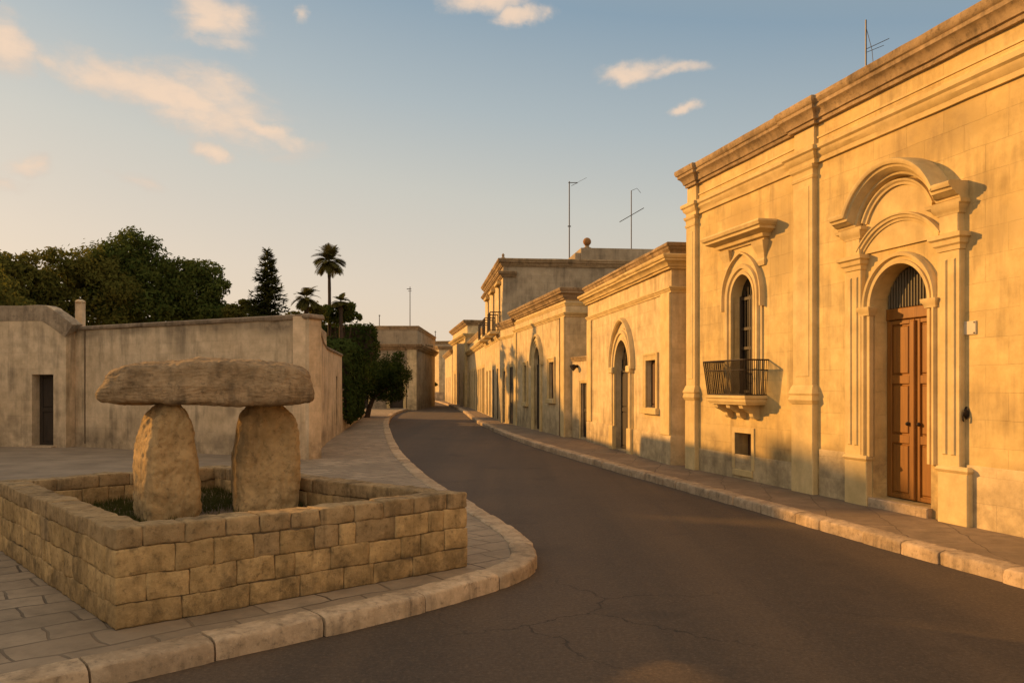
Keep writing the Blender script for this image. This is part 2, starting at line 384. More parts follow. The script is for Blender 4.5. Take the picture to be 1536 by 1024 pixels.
# ------------------------------------------------------------------ mesh helpers
class MB:
    def __init__(s):
        s.v, s.f = [], []

    def add(s, vs, fs):
        b = len(s.v)
        s.v += [tuple(x) for x in vs]
        s.f += [tuple(i + b for i in f) for f in fs]
        return s

    def box(s, x0, x1, y0, y1, z0, z1):
        return s.add([(x0, y0, z0), (x1, y0, z0), (x1, y1, z0), (x0, y1, z0), (x0, y0, z1), (x1, y0, z1), (x1, y1, z1), (x0, y1, z1)],
                     [(0, 3, 2, 1), (4, 5, 6, 7), (0, 1, 5, 4), (1, 2, 6, 5), (2, 3, 7, 6), (3, 0, 4, 7)])

    def cbox(s, x0, x1, y0, y1, z0, z1, b=0.006):
        # box with chamfered front (y0) edges
        b = min(b, (x1 - x0) * .45, (z1 - z0) * .45)
        return s.add([(x0, y1, z0), (x1, y1, z0), (x1, y1, z1), (x0, y1, z1),
                      (x0, y0 + b, z0), (x1, y0 + b, z0), (x1, y0 + b, z1), (x0, y0 + b, z1),
                      (x0 + b, y0, z0 + b), (x1 - b, y0, z0 + b), (x1 - b, y0, z1 - b), (x0 + b, y0, z1 - b)],
                     [(0, 1, 2, 3), (0, 1, 5, 4), (1, 2, 6, 5), (2, 3, 7, 6), (3, 0, 4, 7), (4, 5, 9, 8), (5, 6, 10, 9), (6, 7, 11, 10), (7, 4, 8, 11), (8, 9, 10, 11)])

    def prism(s, poly, z0, z1):
        n = len(poly)
        vs = [(p[0], p[1], z0) for p in poly] + [(p[0], p[1], z1) for p in poly]
        return s.add(vs, [tuple(range(n))[::-1], tuple(range(n, 2 * n))] + [(i, (i + 1) % n, n + (i + 1) % n, n + i) for i in range(n)])

    def tube(s, pts, rad, n=8, caps=True):
        pts = [Vector(p) for p in pts]
        rs = rad if isinstance(rad, (list, tuple)) else [rad] * len(pts)
        vs, fs = [], []
        for i, p in enumerate(pts):
            d = (pts[min(i + 1, len(pts) - 1)] - pts[max(i - 1, 0)]).normalized()
            a = d.orthogonal().normalized() if i == 0 else (a - d * a.dot(d)).normalized()
            b = d.cross(a)
            for k in range(n):
                w = 2 * math.pi * k / n
                vs.append(p + (a * math.cos(w) + b * math.sin(w)) * rs[i])
        for i in range(len(pts) - 1):
            for k in range(n):
                fs.append((i * n + k, i * n + (k + 1) % n, (i + 1) * n + (k + 1) % n, (i + 1) * n + k))
        if caps:
            fs += [tuple(range(n))[::-1], tuple(range((len(pts) - 1) * n, len(pts) * n))]
        return s.add(vs, fs)

    def lathe(s, prof, n=16, c=(0, 0, 0)):
        vs, fs = [], []
        for (r, z) in prof:
            for k in range(n):
                w = 2 * math.pi * k / n
                vs.append((c[0] + r * math.cos(w), c[1] + r * math.sin(w), c[2] + z))
        for i in range(len(prof) - 1):
            for k in range(n):
                fs.append((i * n + k, i * n + (k + 1) % n, (i + 1) * n + (k + 1) % n, (i + 1) * n + k))
        fs += [tuple(range(n))[::-1], tuple(range((len(prof) - 1) * n, len(prof) * n))]
        return s.add(vs, fs)

    def build(s, name, mat, parent=None, smooth=None, recalc=True):
        me = bpy.data.meshes.new(name)
        me.from_pydata(s.v, [], s.f)
        if recalc:
            bm = bmesh.new()
            bm.from_mesh(me)
            bmesh.ops.recalc_face_normals(bm, faces=bm.faces)
            bm.to_mesh(me)
            bm.free()
        if smooth is not None:
            me.polygons.foreach_set('use_smooth', [True] * len(me.polygons))
            me.set_sharp_from_angle(angle=R(smooth))
        me.materials.append(mat)
        o = bpy.data.objects.new(name, me)
        COL.objects.link(o)
        if parent:
            o.parent = parent
        return o


def sweep(mb, path, prof, mapfn, side=1, res=0.0, jit=0.0, seed=0.0, caps=True):
    pts = [Vector(path[0])]
    for a, b in zip(path[:-1], path[1:]):
        a, b = Vector(a), Vector(b)
        n = max(1, int((b - a).length / res)) if res > 0 else 1
        for k in range(1, n + 1):
            pts.append(a.lerp(b, k / n))
    vs, m = [], len(prof)
    for i, p in enumerate(pts):
        d0 = (p - pts[i - 1]).normalized() if i > 0 else (pts[1] - p).normalized()
        d1 = (pts[i + 1] - p).normalized() if i < len(pts) - 1 else d0
        n0, n1 = Vector((d0.y, -d0.x)) * side, Vector((d1.y, -d1.x)) * side
        mi = (n0 + n1) / max(0.25, 1 + n0.dot(n1))
        for j, (o, h) in enumerate(prof):
            jo = jh = 0.0
            if jit and o > 0:
                q = Vector((p.x * 1.9 + seed, p.y * 1.9, j * 0.7))
                jo = jit * (noise.noise(q) + 0.6 * noise.noise(q * 3.7))
                jh = jit * (noise.noise(q + Vector((31, 7, 3))) + 0.5 * noise.noise(q * 4.1)) * 0.7
            vs.append(mapfn(p + mi * (o + jo), h + jh))
    fs = []
    for i in range(len(pts) - 1):
        for j in range(m):
            fs.append((i * m + j, i * m + (j + 1) % m, (i + 1) * m + (j + 1) % m, (i + 1) * m + j))
    if caps:
        fs += [tuple(range(m)), tuple(range((len(pts) - 1) * m, len(pts) * m))[::-1]]
    mb.add(vs, fs)
    return mb


def plan_map(p, h):
    return (p.x, p.y, h)


def face_map(p, h):
    return (p.x, -h, p.y)


def poly_slab(mb, outer, holes, y0, y1):
    """slab in the facade plane (u, z) with real openings"""
    cu = bpy.data.curves.new('tmp', 'CURVE')
    cu.dimensions = '2D'
    cu.fill_mode = 'BOTH'
    cu.extrude = (y1 - y0) / 2
    for poly in [outer] + list(holes):
        sp = cu.splines.new('POLY')
        sp.points.add(len(poly) - 1)
        for i, p in enumerate(poly):
            sp.points[i].co = (p[0], p[1], 0, 1)
        sp.use_cyclic_u = True
    o = bpy.data.objects.new('tmp', cu)
    COL.objects.link(o)
    dg = bpy.context.evaluated_depsgraph_get()
    me = bpy.data.meshes.new_from_object(o.evaluated_get(dg))
    mid = (y0 + y1) / 2
    mb.add([(v.co.x, mid + v.co.z, v.co.y) for v in me.vertices], [tuple(p.vertices) for p in me.polygons])
    bpy.data.objects.remove(o)
    bpy.data.curves.remove(cu)
    bpy.data.meshes.remove(me)
    return mb


def arch(c, w, spring, rise, n=12):
    """points from left springing over the crown to the right springing"""
    pts = []
    if rise >= w - 1e-6:      # round or pointed
        Rr = (w * w + rise * rise) / (2 * w)
        a1 = math.acos(max(-1, min(1, (Rr - w) / Rr)))
        left = []
        for i in range(n + 1):
            a = math.pi - a1 * i / n
            left.append((c + (Rr - w) + Rr * math.cos(a), spring + Rr * math.sin(a)))
        left[-1] = (c, spring + rise)
        pts = left + [(2 * c - u, z) for u, z in left[-2::-1]]
    else:                     # segmental
        Rr = (w * w + rise * rise) / (2 * rise)
        a = math.asin(w / Rr)
        for i in range(2 * n + 1):
            b = -a + 2 * a * i / (2 * n)
            pts.append((c + Rr * math.sin(b), spring + rise - Rr + Rr * math.cos(b)))
    return pts


def opening(c, w, z0, spring, rise):
    if rise <= 0:
        return [(c - w, z0), (c - w, spring), (c + w, spring), (c + w, z0)]
    return [(c - w, z0)] + arch(c, w, spring, rise) + [(c + w, z0)]


def empty(name, loc, rz=0.0):
    o = bpy.data.objects.new(name, None)
    o.empty_display_size = 0.3
    COL.objects.link(o)
    o.location = loc
    o.rotation_euler = (0, 0, rz)
    return o


def tag(o, label=None, cat=None, group=None, kind=None):
    if label:
        o['label'] = label
    if cat:
        o['category'] = cat
    if group:
        o['group'] = group
    if kind:
        o['kind'] = kind
    return o


# ------------------------------------------------------------------ ground, road, pavements
g = MB()
g.add([(-900, -300, -0.06), (900, -300, -0.06), (900, 1500, -0.06), (-900, 1500, -0.06)], [(0, 1, 2, 3)])
tag(g.build('ground', M['earth']), kind='structure')
r = MB()
r.add([(-16, -10, 0), (9, -10, 0), (9, 125, 0), (-16, 125, 0)], [(0, 1, 2, 3)])
tag(r.build('road', M['asphalt']), kind='structure')


def catmull(pts, step=0.25):
    out = []
    P = [Vector(p) for p in pts]
    for i in range(len(P) - 1):
        p0, p1, p2, p3 = P[max(i - 1, 0)], P[i], P[i + 1], P[min(i + 2, len(P) - 1)]
        n = max(2, int((p2 - p1).length / step))
        for k in range(n):
            s = k / n
            out.append(0.5 * ((2 * p1) + (p2 - p0) * s + (2 * p0 - 5 * p1 + 4 * p2 - p3) * s * s + (3 * p1 - p0 - 3 * p2 + p3) * s ** 3))
    out.append(P[-1])
    return out


KL = [(-9.0, -0.6), (-6.0, 1.75), (-4.0, 3.3), (-2.9, 4.2), (-2.26, 4.75), (-1.75, 5.22), (-1.2, 5.72), (-0.7, 6.22), (-0.25, 6.75), (0.06, 7.2), (0.22, 7.62), (0.25, 8.0), (0.14, 8.75),
      (-0.12, 9.8), (-0.6, 11.5), (-1.57, 15.0), (-2.98, 21.6), (-5.2, 34.6), (-6.5, 44.0), (-7.3, 52.0), (-7.7, 60.0), (-9.0, 80), (-11.5, 105)]
KR = [(6.6, -2.5), (5.9, .48), (5.2, 3.46), (4.78, 5.25), (4.57, 6.15), (4.36, 7.05), (4.14, 7.9), (3.8, 9.35), (3.36, 11.24), (2.68, 14.2), (1.87, 17.6), (0.25, 25.5), (-1.2, 35.2), (-2.15, 43.5), (-3.5, 57.0), (-5.0, 69), (-7.2, 84), (-9.2, 97)]
kl = catmull(KL)
kr = catmull(KR)


def offset_line(pts, d):
    res = []
    for i, p in enumerate(pts):
        a = (pts[min(i + 1, len(pts) - 1)] - pts[max(i - 1, 0)]).normalized()
        res.append(p + Vector((a.y, -a.x)) * d)
    return res


def kerb(name, pts, side, seed):
    """individual rounded kerb stones following the line; side +1 = pavement on the right of travel"""
    rnd = random.Random(seed)
    mb = MB()
    # arc length table
    L = [0.0]
    for a, b in zip(pts[:-1], pts[1:]):
        L.append(L[-1] + (b - a).length)

    def at(s):
        import bisect
        i = min(max(bisect.bisect_right(L, s) - 1, 0), len(pts) - 2)
        f = (s - L[i]) / max(1e-6, L[i + 1] - L[i])
        d = (pts[i + 1] - pts[i]).normalized()
        return pts[i].lerp(pts[i + 1], f), Vector((d.y, -d.x)) * side
    s = 0.0
    while s < L[-1] - 0.4:
        ln = rnd.uniform(0.50, 0.95)
        e = min(s + ln, L[-1] - 0.02)
        n = 12
        dz, tilt, dd = rnd.uniform(-0.006, 0.008), rnd.uniform(-0.006, 0.006), rnd.uniform(-0.012, 0.012)
        w = 0.25
        rr = 0.022
        prof = [(0.0, -0.05), (0.0, 0.06), (0.003, 0.125 - rr), (0.009, 0.125 - rr * .35), (rr, 0.125), (0.09, 0.128), (0.17, 0.127), (w - .012, 0.126), (w, 0.115), (w, -0.05)]
        vs, fs = [], []
        m = len(prof)
        g0 = 0.008
        for i in range(n + 1):
            f = i / n
            p, nn = at(s + g0 + (e - s - 2 * g0) * f)
            endr = 0.012 if i in (0, n) else 0.0
            for j, (o, h) in enumerate(prof):
                q = Vector((p.x * 4, p.y * 4, j * .6 + seed))
                jo = 0.010 * noise.noise(q) + 0.008 * noise.noise(q * 4)
                hh = h + abs(dz) + abs(tilt) * .3 + tilt * (f - .5) * 2 + 0.007 * abs(noise.noise(q * 2.3)) - (endr if h > 0.1 and o < 0.05 else 0)
                pp = p + nn * (o + dd + jo + (endr if o < 0.05 else 0))
                vs.append((pp.x, pp.y, hh))
        for i in range(n):
            for j in range(m - 1):
                fs.append((i * m + j, i * m + j + 1, (i + 1) * m + j + 1, (i + 1) * m + j))
        fs += [tuple(range(m)), tuple(range(n * m, (n + 1) * m))[::-1]]
        mb.add(vs, fs)
        s = e
    o = mb.build(name, M['kerb'], smooth=50)
    tag(o, kind='structure')
    return o


kerb('kerb', kl, -1, 3)
kerb('kerb', kr, 1, 9)


def sheet(name, poly, z, mat):
    mb = MB()
    tri = tessellate_polygon([[Vector((p[0], p[1], 0)) for p in poly]])
    mb.add([(p[0], p[1], z) for p in poly], [tuple(x) for x in tri])
    o = mb.build(name, mat)
    for p in o.data.polygons:
        if p.normal.z < 0:
            p.flip()
    tag(o, kind='structure')
    return o


inl = offset_line(kl, -0.17)
sheet('pavement', [tuple(p) for p in inl] + [(-30, 105), (-40, 60), (-40, -0.6)], 0.118, M['paving'])
inr = offset_line(kr, 0.17)
sheet('pavement', [tuple(p) for p in inr] + [(14, 97), (14, -2.5)], 0.118, M['sidewalk'])
rnd = random.Random(5)
pz = []
for (x, y) in [(-30, 12.0), (-20, 11.5), (-13, 11.6), (-9, 11.2), (-6.5, 11.6), (-5.0, 12.6), (-4.4, 14.2), (-4.5, 16.5), (-4.9, 18.5), (-8, 20.4), (-12, 22.5), (-30, 23)]:
    pz.append((x, y))
pzc = catmull(pz, 0.4)
sheet('plaza', [(p.x + .12 * noise.noise(Vector((p.x, p.y, 2)) * 1.5), p.y + .18 * noise.noise(Vector((p.x, p.y, 5)) * 1.3)) for p in pzc], 0.124, M['plaza'])

# ------------------------------------------------------------------ house builder
ZP = 0.12


class House:
    def __init__(s, name, A, B, H, mat, label, back=None, depth=6.0, group='stone houses along the right side of the street', t=0.35, top=None):
        s.A, s.B = Vector(A), Vector(B)
        d = s.B - s.A
        s.L = d.length
        s.e = empty(name, (A[0], A[1], ZP), math.atan2(d.y, d.x))
        tag(s.e, label, 'house', group)
        s.H, s.mat, s.t = H, mat, t
        s.holes = []
        s.top = top
        s.u0 = 0.0
        ex = d.normalized()
        ey = Vector((-ex.y, ex.x))
        s.ex, s.ey = ex, ey
        if back:
            s.back = [((Vector(p) - s.A).dot(ex), (Vector(p) - s.A).dot(ey)) for p in back]   # BL, BR
        else:
            s.back = [(0, depth), (s.L, depth)]

    def hole(s, c, w, z0, spring, rise=0.0):
        s.holes.append(opening(c, w, z0, spring, rise))

    def finish(s, roof=True):
        mb = MB()
        poly_slab(mb, [(s.u0, -0.14), (s.L, -0.14)] + ((s.top or [(s.u0, s.H), (s.L, s.H)])[::-1]), s.holes, 0.0, s.t)
        i = 0.004
        (bl, br) = s.back
        y = s.t - 0.05
        fl = (s.u0 + bl[0] * y / bl[1] + i, y)
        fr = (s.L + (br[0] - s.L) * y / br[1] - i, y)
        mb.prism([fl, fr, (br[0] - i, br[1]), (bl[0] + i, bl[1])], -0.14, min([s.H] + [q[1] for q in (s.top or [])]) - 0.035)
        mb.build('wall', s.mat, s.e)
        if roof:
            mb = MB()
            mb.prism([(fl[0] + .05, s.t + .01), (fr[0] - .05, s.t + .01), (br[0] - .05, br[1] - .05), (bl[0] + .05, bl[1] - .05)], s.H - 0.03, s.H + 0.02)
            mb.build('roof', M['rooftar'], s.e)

    def moulding(s, name, prof, mat, u0=0.0, u1=None, ret=(True, True), jit=0.006, res=0.3, y=0.0, retd=3.0):
        """moulding run along the facade, returning along the end walls; prof = (out, z)"""
        u1 = s.L if u1 is None else u1
        path = []
        if ret[0]:
            path.append((u0, y + retd))
        path += [(u0, y), (u1, y)]
        if ret[1]:
            path.append((u1, y + retd))
        mb = MB()
        sweep(mb, path, prof, plan_map, 1, res, jit, seed=s.A.x * 3 + s.A.y)
        return mb.build(name, mat, s.e, smooth=35)

    def strip(s, name, u0, u1, out, z0, z1, mat, b=0.01):
        mb = MB()
        mb.cbox(u0, u1, -out, max(0.02, -out + .04), z0, z1, b)
        return mb.build(name, mat, s.e)

    def arch_trim(s, mb, c, w, z0, spring, rise, prof, jit=0.003):
        pts = [(c - w, z0)] + (arch(c, w, spring, rise, 14) if rise > 0 else [(c - w, spring), (c + w, spring)]) + [(c + w, z0)]
        sweep(mb, pts, prof, face_map, -1, 0.0, jit, seed=c)
        return mb

    def frame(s, name, c, w, z0, spring, rise, prof, mat, parent=None):
        mb = MB()
        s.arch_trim(mb, c, w, z0, spring, rise, prof)
        return mb.build(name, mat, parent or s.e, smooth=40)

    def door(s, c, w, z0, top, mat, inset=0.22, leaves=2, rows=3, label=None):
        """panelled door filling an opening"""
        mb = MB()
        g = 0.004
        mb.box(c - w + g, c + w - g, inset + .025, inset + .06, z0 + .01, top)
        lw = (2 * w - 2 * g) / leaves
        for k in range(leaves):
            a = c - w + g + k * lw + .005
            b = a + lw - .01
            st = min(.09, lw * .18)
            # stiles, rails
            mb.cbox(a, a + st, inset, inset + .03, z0 + .012, top - .002, .005)
            mb.cbox(b - st, b, inset, inset + .03, z0 + .012, top - .002, .005)
            hh = (top - z0 - .014) / rows
            for q in range(rows + 1):
                zz = z0 + .012 + q * hh
                mb.cbox(a + st + .001, b - st - .001, inset + .002, inset + .03, max(z0 + .012, zz - st * .6), min(top - .002, zz + st * .6), .005)
            for q in range(rows):
                zz = z0 + .012 + q * hh
                mb.cbox(a + st + .02, b - st - .02, inset + .008, inset + .03, zz + st * .6 + .02, zz + hh - st * .6 - .02, .016)
        o = mb.build('door', mat, s.e)
        return o

    def pane(s, poly_args, inset, mat, name='window', grow=0.0):
        mb = MB()
        c, w, z0, sp, rise = poly_args
        poly_slab(mb, opening(c, w - .004, z0 + .004, sp - (.004 if rise <= 0 else 0), max(0, rise - .004) if rise > 0 else 0), [], inset, inset + .03)
        return mb.build(name, mat, s.e)


def quad(H, z, h, o):
    return [(-0.02, z), (o, z), (o, z + h), (-0.02, z + h)]


def crown(z0, z1, o):
    """crown cornice profile from z0 to z1 with maximum projection o"""
    h = z1 - z0
    return [(-.02, z0), (o * .25, z0), (o * .28, z0 + h * .14), (o * .42, z0 + h * .16), (o * .48, z0 + h * .32), (o * .66, z0 + h * .46), (o * .82, z0 + h * .52), (o * .82, z0 + h * .66),
            (o * .92, z0 + h * .70), (o, z0 + h * .82), (o, z0 + h * .96), (o * .9, z1), (-.02, z1 + .012)]


def band(z0, z1, o):
    h = z1 - z0
    return [(-.02, z0), (o * .3, z0), (o * .35, z0 + h * .25), (o * .7, z0 + h * .45), (o * .75, z0 + h * .62), (o, z0 + h * .72), (o, z0 + h * .95), (o * .85, z1), (-.02, z1 + .008)]


def archivolt(w, o):
    """frame profile: (radial offset, projection) stepped bands of width w"""
    return [(0.0, -.03), (0.0, o * .35), (w * .3, o * .38), (w * .34, o * .62), (w * .62, o * .66), (w * .68, o * 1.0), (w * .9, o * 1.0), (w, o * .7), (w, -.03)]


# ================================================================== the palazzo on the right (nearest)
A = Vector((3.45, 16.4))
ex = Vector((.2534, -.9674)).normalized()
B = A + ex * 15.2
P = House('palazzo', A, B, 5.83, M['facade'], 'tall golden stone palazzo nearest on the right, with arched wooden door and balcony', back=[(11.5, 16.9), (16.5, 4.0)], group=None)
P.u0 = .2
WC, WW = 2.26, 0.36
DC, DW = 6.08, 0.52
P.hole(WC, WW, 1.46, 3.15, 0.40)
P.hole(DC, DW, 0.12, 2.66, 0.52)
P.hole(2.25, 0.27, 0.17, 0.80)
P.holes.append(opening(10.6, 0.36, 1.46, 3.15, 0.40))
P.finish()
# crown cornice breaks forward over each pilaster
def stepped(z0, z1, o, name, mat, jit):
    mb = MB()
    path = [(0.30, 3.0), (0.30, 0.0), (0.30, -.05), (0.62, -.05), (0.62, 0.0), (3.80, 0.0), (3.80, -.05), (4.35, -.05), (4.35, 0.0), (P.L, 0.0)]
    prof = crown(z0, z1, o) if name == 'cornice' else band(z0, z1, o)
    sweep(mb, path, prof, plan_map, 1, .28, jit, seed=1.7)
    return mb.build(name, mat, P.e, smooth=35)


stepped(5.50, 5.86, .21, 'cornice', M['cornice'], .010)
stepped(4.92, 5.17, .13, 'string_course', M['trim'], .006)
P.moulding('fillet', quad(0, 5.29, .028, .018), M['trim'], 0.205, P.L - .01, (False, False), jit=.003)
for (u0, u1) in ((0.22, 0.60), (3.82, 4.33)):
    mb = MB()
    mb.cbox(u0, u1, -.075, .02, 1.62, 4.92, .012)                # shaft
    mb.cbox(u0 + .08, u1 - .08, -.083, -.07, 1.75, 4.62, .012)     # raised field
    sweep(mb, [(u0, .02), (u0, -.075), (u1, -.075), (u1, .02)], [(-.02, 1.34), (.02, 1.34), (.05, 1.40), (.035, 1.47), (.05, 1.50), (.015, 1.60), (.0, 1.63), (-.02, 1.63)], plan_map, 1, .2, .003)
    sweep(mb, [(u0, .02), (u0, -.075), (u1, -.075), (u1, .02)], [(-.02, 4.72), (.012, 4.72), (.018, 4.76), (.0, 4.78), (.004, 4.85), (.03, 4.88), (.04, 4.92), (-.02, 4.92)], plan_map, 1, .2, .003)
    mb.cbox(u0 - .02, u1 + .02, -.09, .02, -.13, 1.34, .012)     # pedestal
    mb.build('pilaster', M['trim'], P.e)
    mb = MB()
    mb.cbox(u0, u1, -.05, .02, 5.17, 5.50, .008)
    mb.build('frieze_block', M['trim'], P.e)

# balcony window
mb = MB()
P.arch_trim(mb, WC, WW, 1.46, 3.15, 0.40, [(0, -.03), (0, .05), (.05, .055), (.055, .035), (.09, .035), (.10, .07), (.17, .075), (.19, .03), (.25, .03), (.25, -.03)])
P.arch_trim(mb, WC, WW + .12, 2.95, 3.14, 0.62, [(0, -.02), (0.13, .03), (.14, .09), (.17, .09), (.18, -.02)])
fr = mb.build('window_surround', M['trim'], P.e, smooth=35)
P.strip('panel', WC - .52, WC + .60, .035, 3.66, 4.02, M['trim'])
mb = MB()
hood = [(-.02, 4.02), (.05, 4.02), (.07, 4.06), (.12, 4.07), (.14, 4.12), (.24, 4.16), (.27, 4.17), (.27, 4.21), (.31, 4.23), (.33, 4.28), (.31, 4.31), (-.02, 4.34)]
sweep(mb, [(WC - .60, .0), (WC - .60, -.02), (WC + .70, -.02), (WC + .70, .0)], hood, plan_map, 1, .2, .006, 4)
mb.build('window_hood', M['trim'], P.e, smooth=35)
for u in (WC - .56, WC + .54):
    mb = MB()
    sweep(mb, [(u, .0), (u, -.0001), (u + .12, -.0001), (u + .12, 0)], [(-.02, 3.62), (.03, 3.62), (.05, 3.70), (.03, 3.74), (.05, 3.82), (.10, 3.94), (.12, 4.02), (-.02, 4.02)], plan_map, 1, 0, 0)
    mb.build('bracket', M['trim'], P.e)
w_ = P.pane((WC, WW, 1.46, 3.15, .40), .16, M['pane'])
mb = MB()
for u in (WC - WW + .03, WC - .02, WC + .04, WC + WW - .03):
    mb.cbox(u - .022, u + .022, .12, .158, 1.48, 3.2, .006)
for k in range(7):
    u = WC - WW + .07 + k * .10
    mb.box(u - .006, u + .006, .135, .155, 2.3, 3.42 - abs(u - WC) * .7)
for z in (1.52, 2.28, 2.62, 3.15):
    mb.box(WC - WW + .005, WC + WW - .005, .125, .157, z - .025, z + .025)
mb.build('window_frame', M['wood_dark'], w_)
# balcony
mb = MB()
b0, b1, bo = 1.66, 3.00, .42
sweep(mb, [(b0 + .06, .02), (b0 + .06, -(bo - .06)), (b1 - .06, -(bo - .06)), (b1 - .06, .02)], [(-.3, 1.30), (0, 1.30), (.015, 1.33), (.03, 1.35), (.035, 1.40), (.06, 1.41), (.06, 1.455), (-.3, 1.458)], plan_map, 1, .2, .004)
mb.box(b0 + .3, b1 - .3, -.14, .01, 1.302, 1.452)
bal = mb.build('balcony', M['trim'], P.e)
for u in (1.86, 2.28, 2.70):
    mb = MB()
    prof = [(0.0, 1.05), (-.08, 1.06), (-.12, 1.10), (-.13, 1.15), (-.22, 1.20), (-.31, 1.24), (-.33, 1.298), (0.0, 1.298)]
    n = len(prof)
    mb.add([(u - .06, y, z) for y, z in prof] + [(u + .06, y, z) for y, z in prof], [tuple(range(n)), tuple(range(n, 2 * n))] + [(i, (i + 1) % n, n + (i + 1) % n, n + i) for i in range(n)])
    mb.build('corbel', M['trim'], bal)
mb = MB()
ro = bo - .03
path = []
def rail_pt(s_, flare):
    # along the railing: left return, front, right return; flare widens the belly
    l1 = ro
    l2 = (b1 - b0 - .06)
    if s_ < l1:
        return (b0 + .03 - flare, -s_ - flare * (s_ / l1))
    if s_ < l1 + l2:
        f = (s_ - l1) / l2
        return (b0 + .03 - flare + (l2 + 2 * flare) * f, -ro - flare)
    f = (s_ - l1 - l2) / l1
    return (b1 - .03 + flare, -(ro + flare) * (1 - f))
tot = 2 * ro + (b1 - b0 - .06)
nb = 64
for k in range(nb + 1):
    s_ = tot * k / nb
    pts = []
    for (z, fl) in ((1.46, 0), (1.60, .015), (1.75, .03), (1.9, .045), (2.04, .06)):
        q = rail_pt(s_, fl)
        pts.append((q[0], q[1], z))
    mb.tube(pts, .0065, 5)
for (z, fl, rr) in ((2.045, .06, .014), (1.47, 0, .010), (1.88, .045, .007)):
    pts = [(*rail_pt(tot * k / 60, fl), z) for k in range(61)]
    mb.tube(pts, rr, 6)
mb.build('railing', M['iron'], bal)

# little hatch below the balcony
mb = MB()
P.arch_trim(mb, 2.25, .27, .17, .80, 0, [(0, -.02), (0, .018), (.09, .022), (.10, -.02)], 0.002)
mb.cbox(1.93, 2.57, -.04, .02, .05, .165, .01)
mb.build('hatch_surround', M['trim'], P.e)
P.door(2.25, .27, .17, .80, M['wood_brown'], .24, 1, 1)

# main door surround
def both(u0, u1):
    return [(u0, u1), (2 * DC - u1, 2 * DC - u0)]
mb = MB()
# inner moulded arch and jambs
P.arch_trim(mb, DC, DW, 0.66, 2.66, DW, [(0, -.03), (0, .06), (.045, .065), (.05, .045), (.085, .045), (.095, .08), (.13, .085), (.15, .05), (.15, -.03)])
mb.build('door_arch', M['trim'], P.e, smooth=35)
for (u0, u1) in both(DC - DW - .53, DC - DW - .15):
    mb = MB()
    mb.cbox(u0 + .06, u1, -.075, .02, .66, 3.22, .01)
    mb.cbox(u0 + .12, u0 + .19, -.092, -.07, .80, 3.10, .012)
    mb.cbox(u1 - .13, u1 - .06, -.092, -.07, .80, 3.10, .012)
    mb.cbox(u0, u0 + .07, -.05, .02, .66, 3.22, .01)
    mb.cbox(u0 + .05, u1 + .13, -.092, .02, -.13, .60, .012)
    sweep(mb, [(u0 + .05, .02), (u0 + .05, -.092), (u1 + .13, -.092), (u1 + .13, .02)], [(-.02, .60), (.0, .60), (.02, .63), (.005, .66), (-.02, .675)], plan_map, 1, .2, .002)
    mb.build('door_pilaster', M['trim'], P.e, smooth=30)
    mb = MB()
    sweep(mb, [(u0 + .06, .02), (u0 + .06, -.075), (u1, -.075), (u1, .02)], [(-.02, 3.20), (.015, 3.20), (.025, 3.25), (.05, 3.27), (.06, 3.32), (.09, 3.34), (.09, 3.39), (-.02, 3.41)], plan_map, 1, .2, .003)
    mb.cbox(u0 + .075, u1 - .01, -.09, .02, 3.40, 3.70, .01)
    sweep(mb, [(u0 + .06, .02), (u0 + .06, -.085), (u1, -.085), (u1, .02)], [(-.02, 3.62), (.01, 3.62), (.02, 3.66), (.05, 3.69), (.06, 3.74), (-.02, 3.76)], plan_map, 1, .2, .003)
    mb.build('capital', M['trim'], P.e, smooth=35)
    # imposts of the arch
for (u0, u1) in both(DC - DW - .15, DC - DW + .005):
    mb = MB()
    sweep(mb, [(u0, .24) if u0 < DC else (u0, .02), (u0, -.07), (u1, -.07), (u1, .02) if u0 < DC else (u1, .24)] if False else [(u0, .02), (u0, -.07), (u1, -.07), (u1, .02)], [(-.02, 2.56), (.012, 2.56), (.02, 2.60), (.045, 2.63), (.05, 2.67), (-.02, 2.685)], plan_map, 1, .2, .002)
    mb.build('impost', M['trim'], P.e, smooth=35)
# impost returning into the left and right reveals
# tympanum arch (second hood) springing from the capitals
mb = MB()
pts = arch(DC, .70, 3.40, .34, 12)
sweep(mb, pts, [(-.02, -.02), (-.02, .048), (.01, .055), (.02, .075), (.05, .08), (.06, .10), (.08, .10), (.09, -.02)], face_map, -1, 0, .003)
mb.build('tympanum_moulding', M['trim'], P.e, smooth=35)
mb = MB()
poly_slab(mb, [(DC - .70, 3.40)] + arch(DC, .70, 3.78, .44, 12) + [(DC + .70, 3.40)], [], -.032, .01)
mb.build('tympanum', M['trim'], P.e)
# broken-shouldered segmental pediment with deep projection
mb = MB()
pts = [(DC - 1.10, 3.80), (DC - .74, 3.80)] + arch(DC, .70, 3.86, .46, 14) + [(DC + .74, 3.80), (DC + 1.10, 3.80)]
pp = [(-.03, -.02), (-.03, .09), (-.015, .12), (.01, .13), (.02, .165), (.055, .20), (.065, .225), (.095, .235), (.105, .265), (.135, .28), (.16, .28), (.175, .25), (.185, -.02)]
sweep(mb, pts, pp, face_map, -1, .12, .004, 3)
mb.build('pediment', M['trim'], P.e, smooth=35)
for (u0, u1) in both(DC - 1.04, DC - .68):
    mb = MB()
    sweep(mb, [(u0, .0), (u0, -.05), (u1, -.05), (u1, .0)], [(-.06, 3.66), (.03, 3.66), (.05, 3.70), (.09, 3.73), (.10, 3.77), (-.06, 3.78)], plan_map, 1, 0, .002)
    mb.build('pediment_bracket', M['trim'], P.e, smooth=35)
mb = MB()
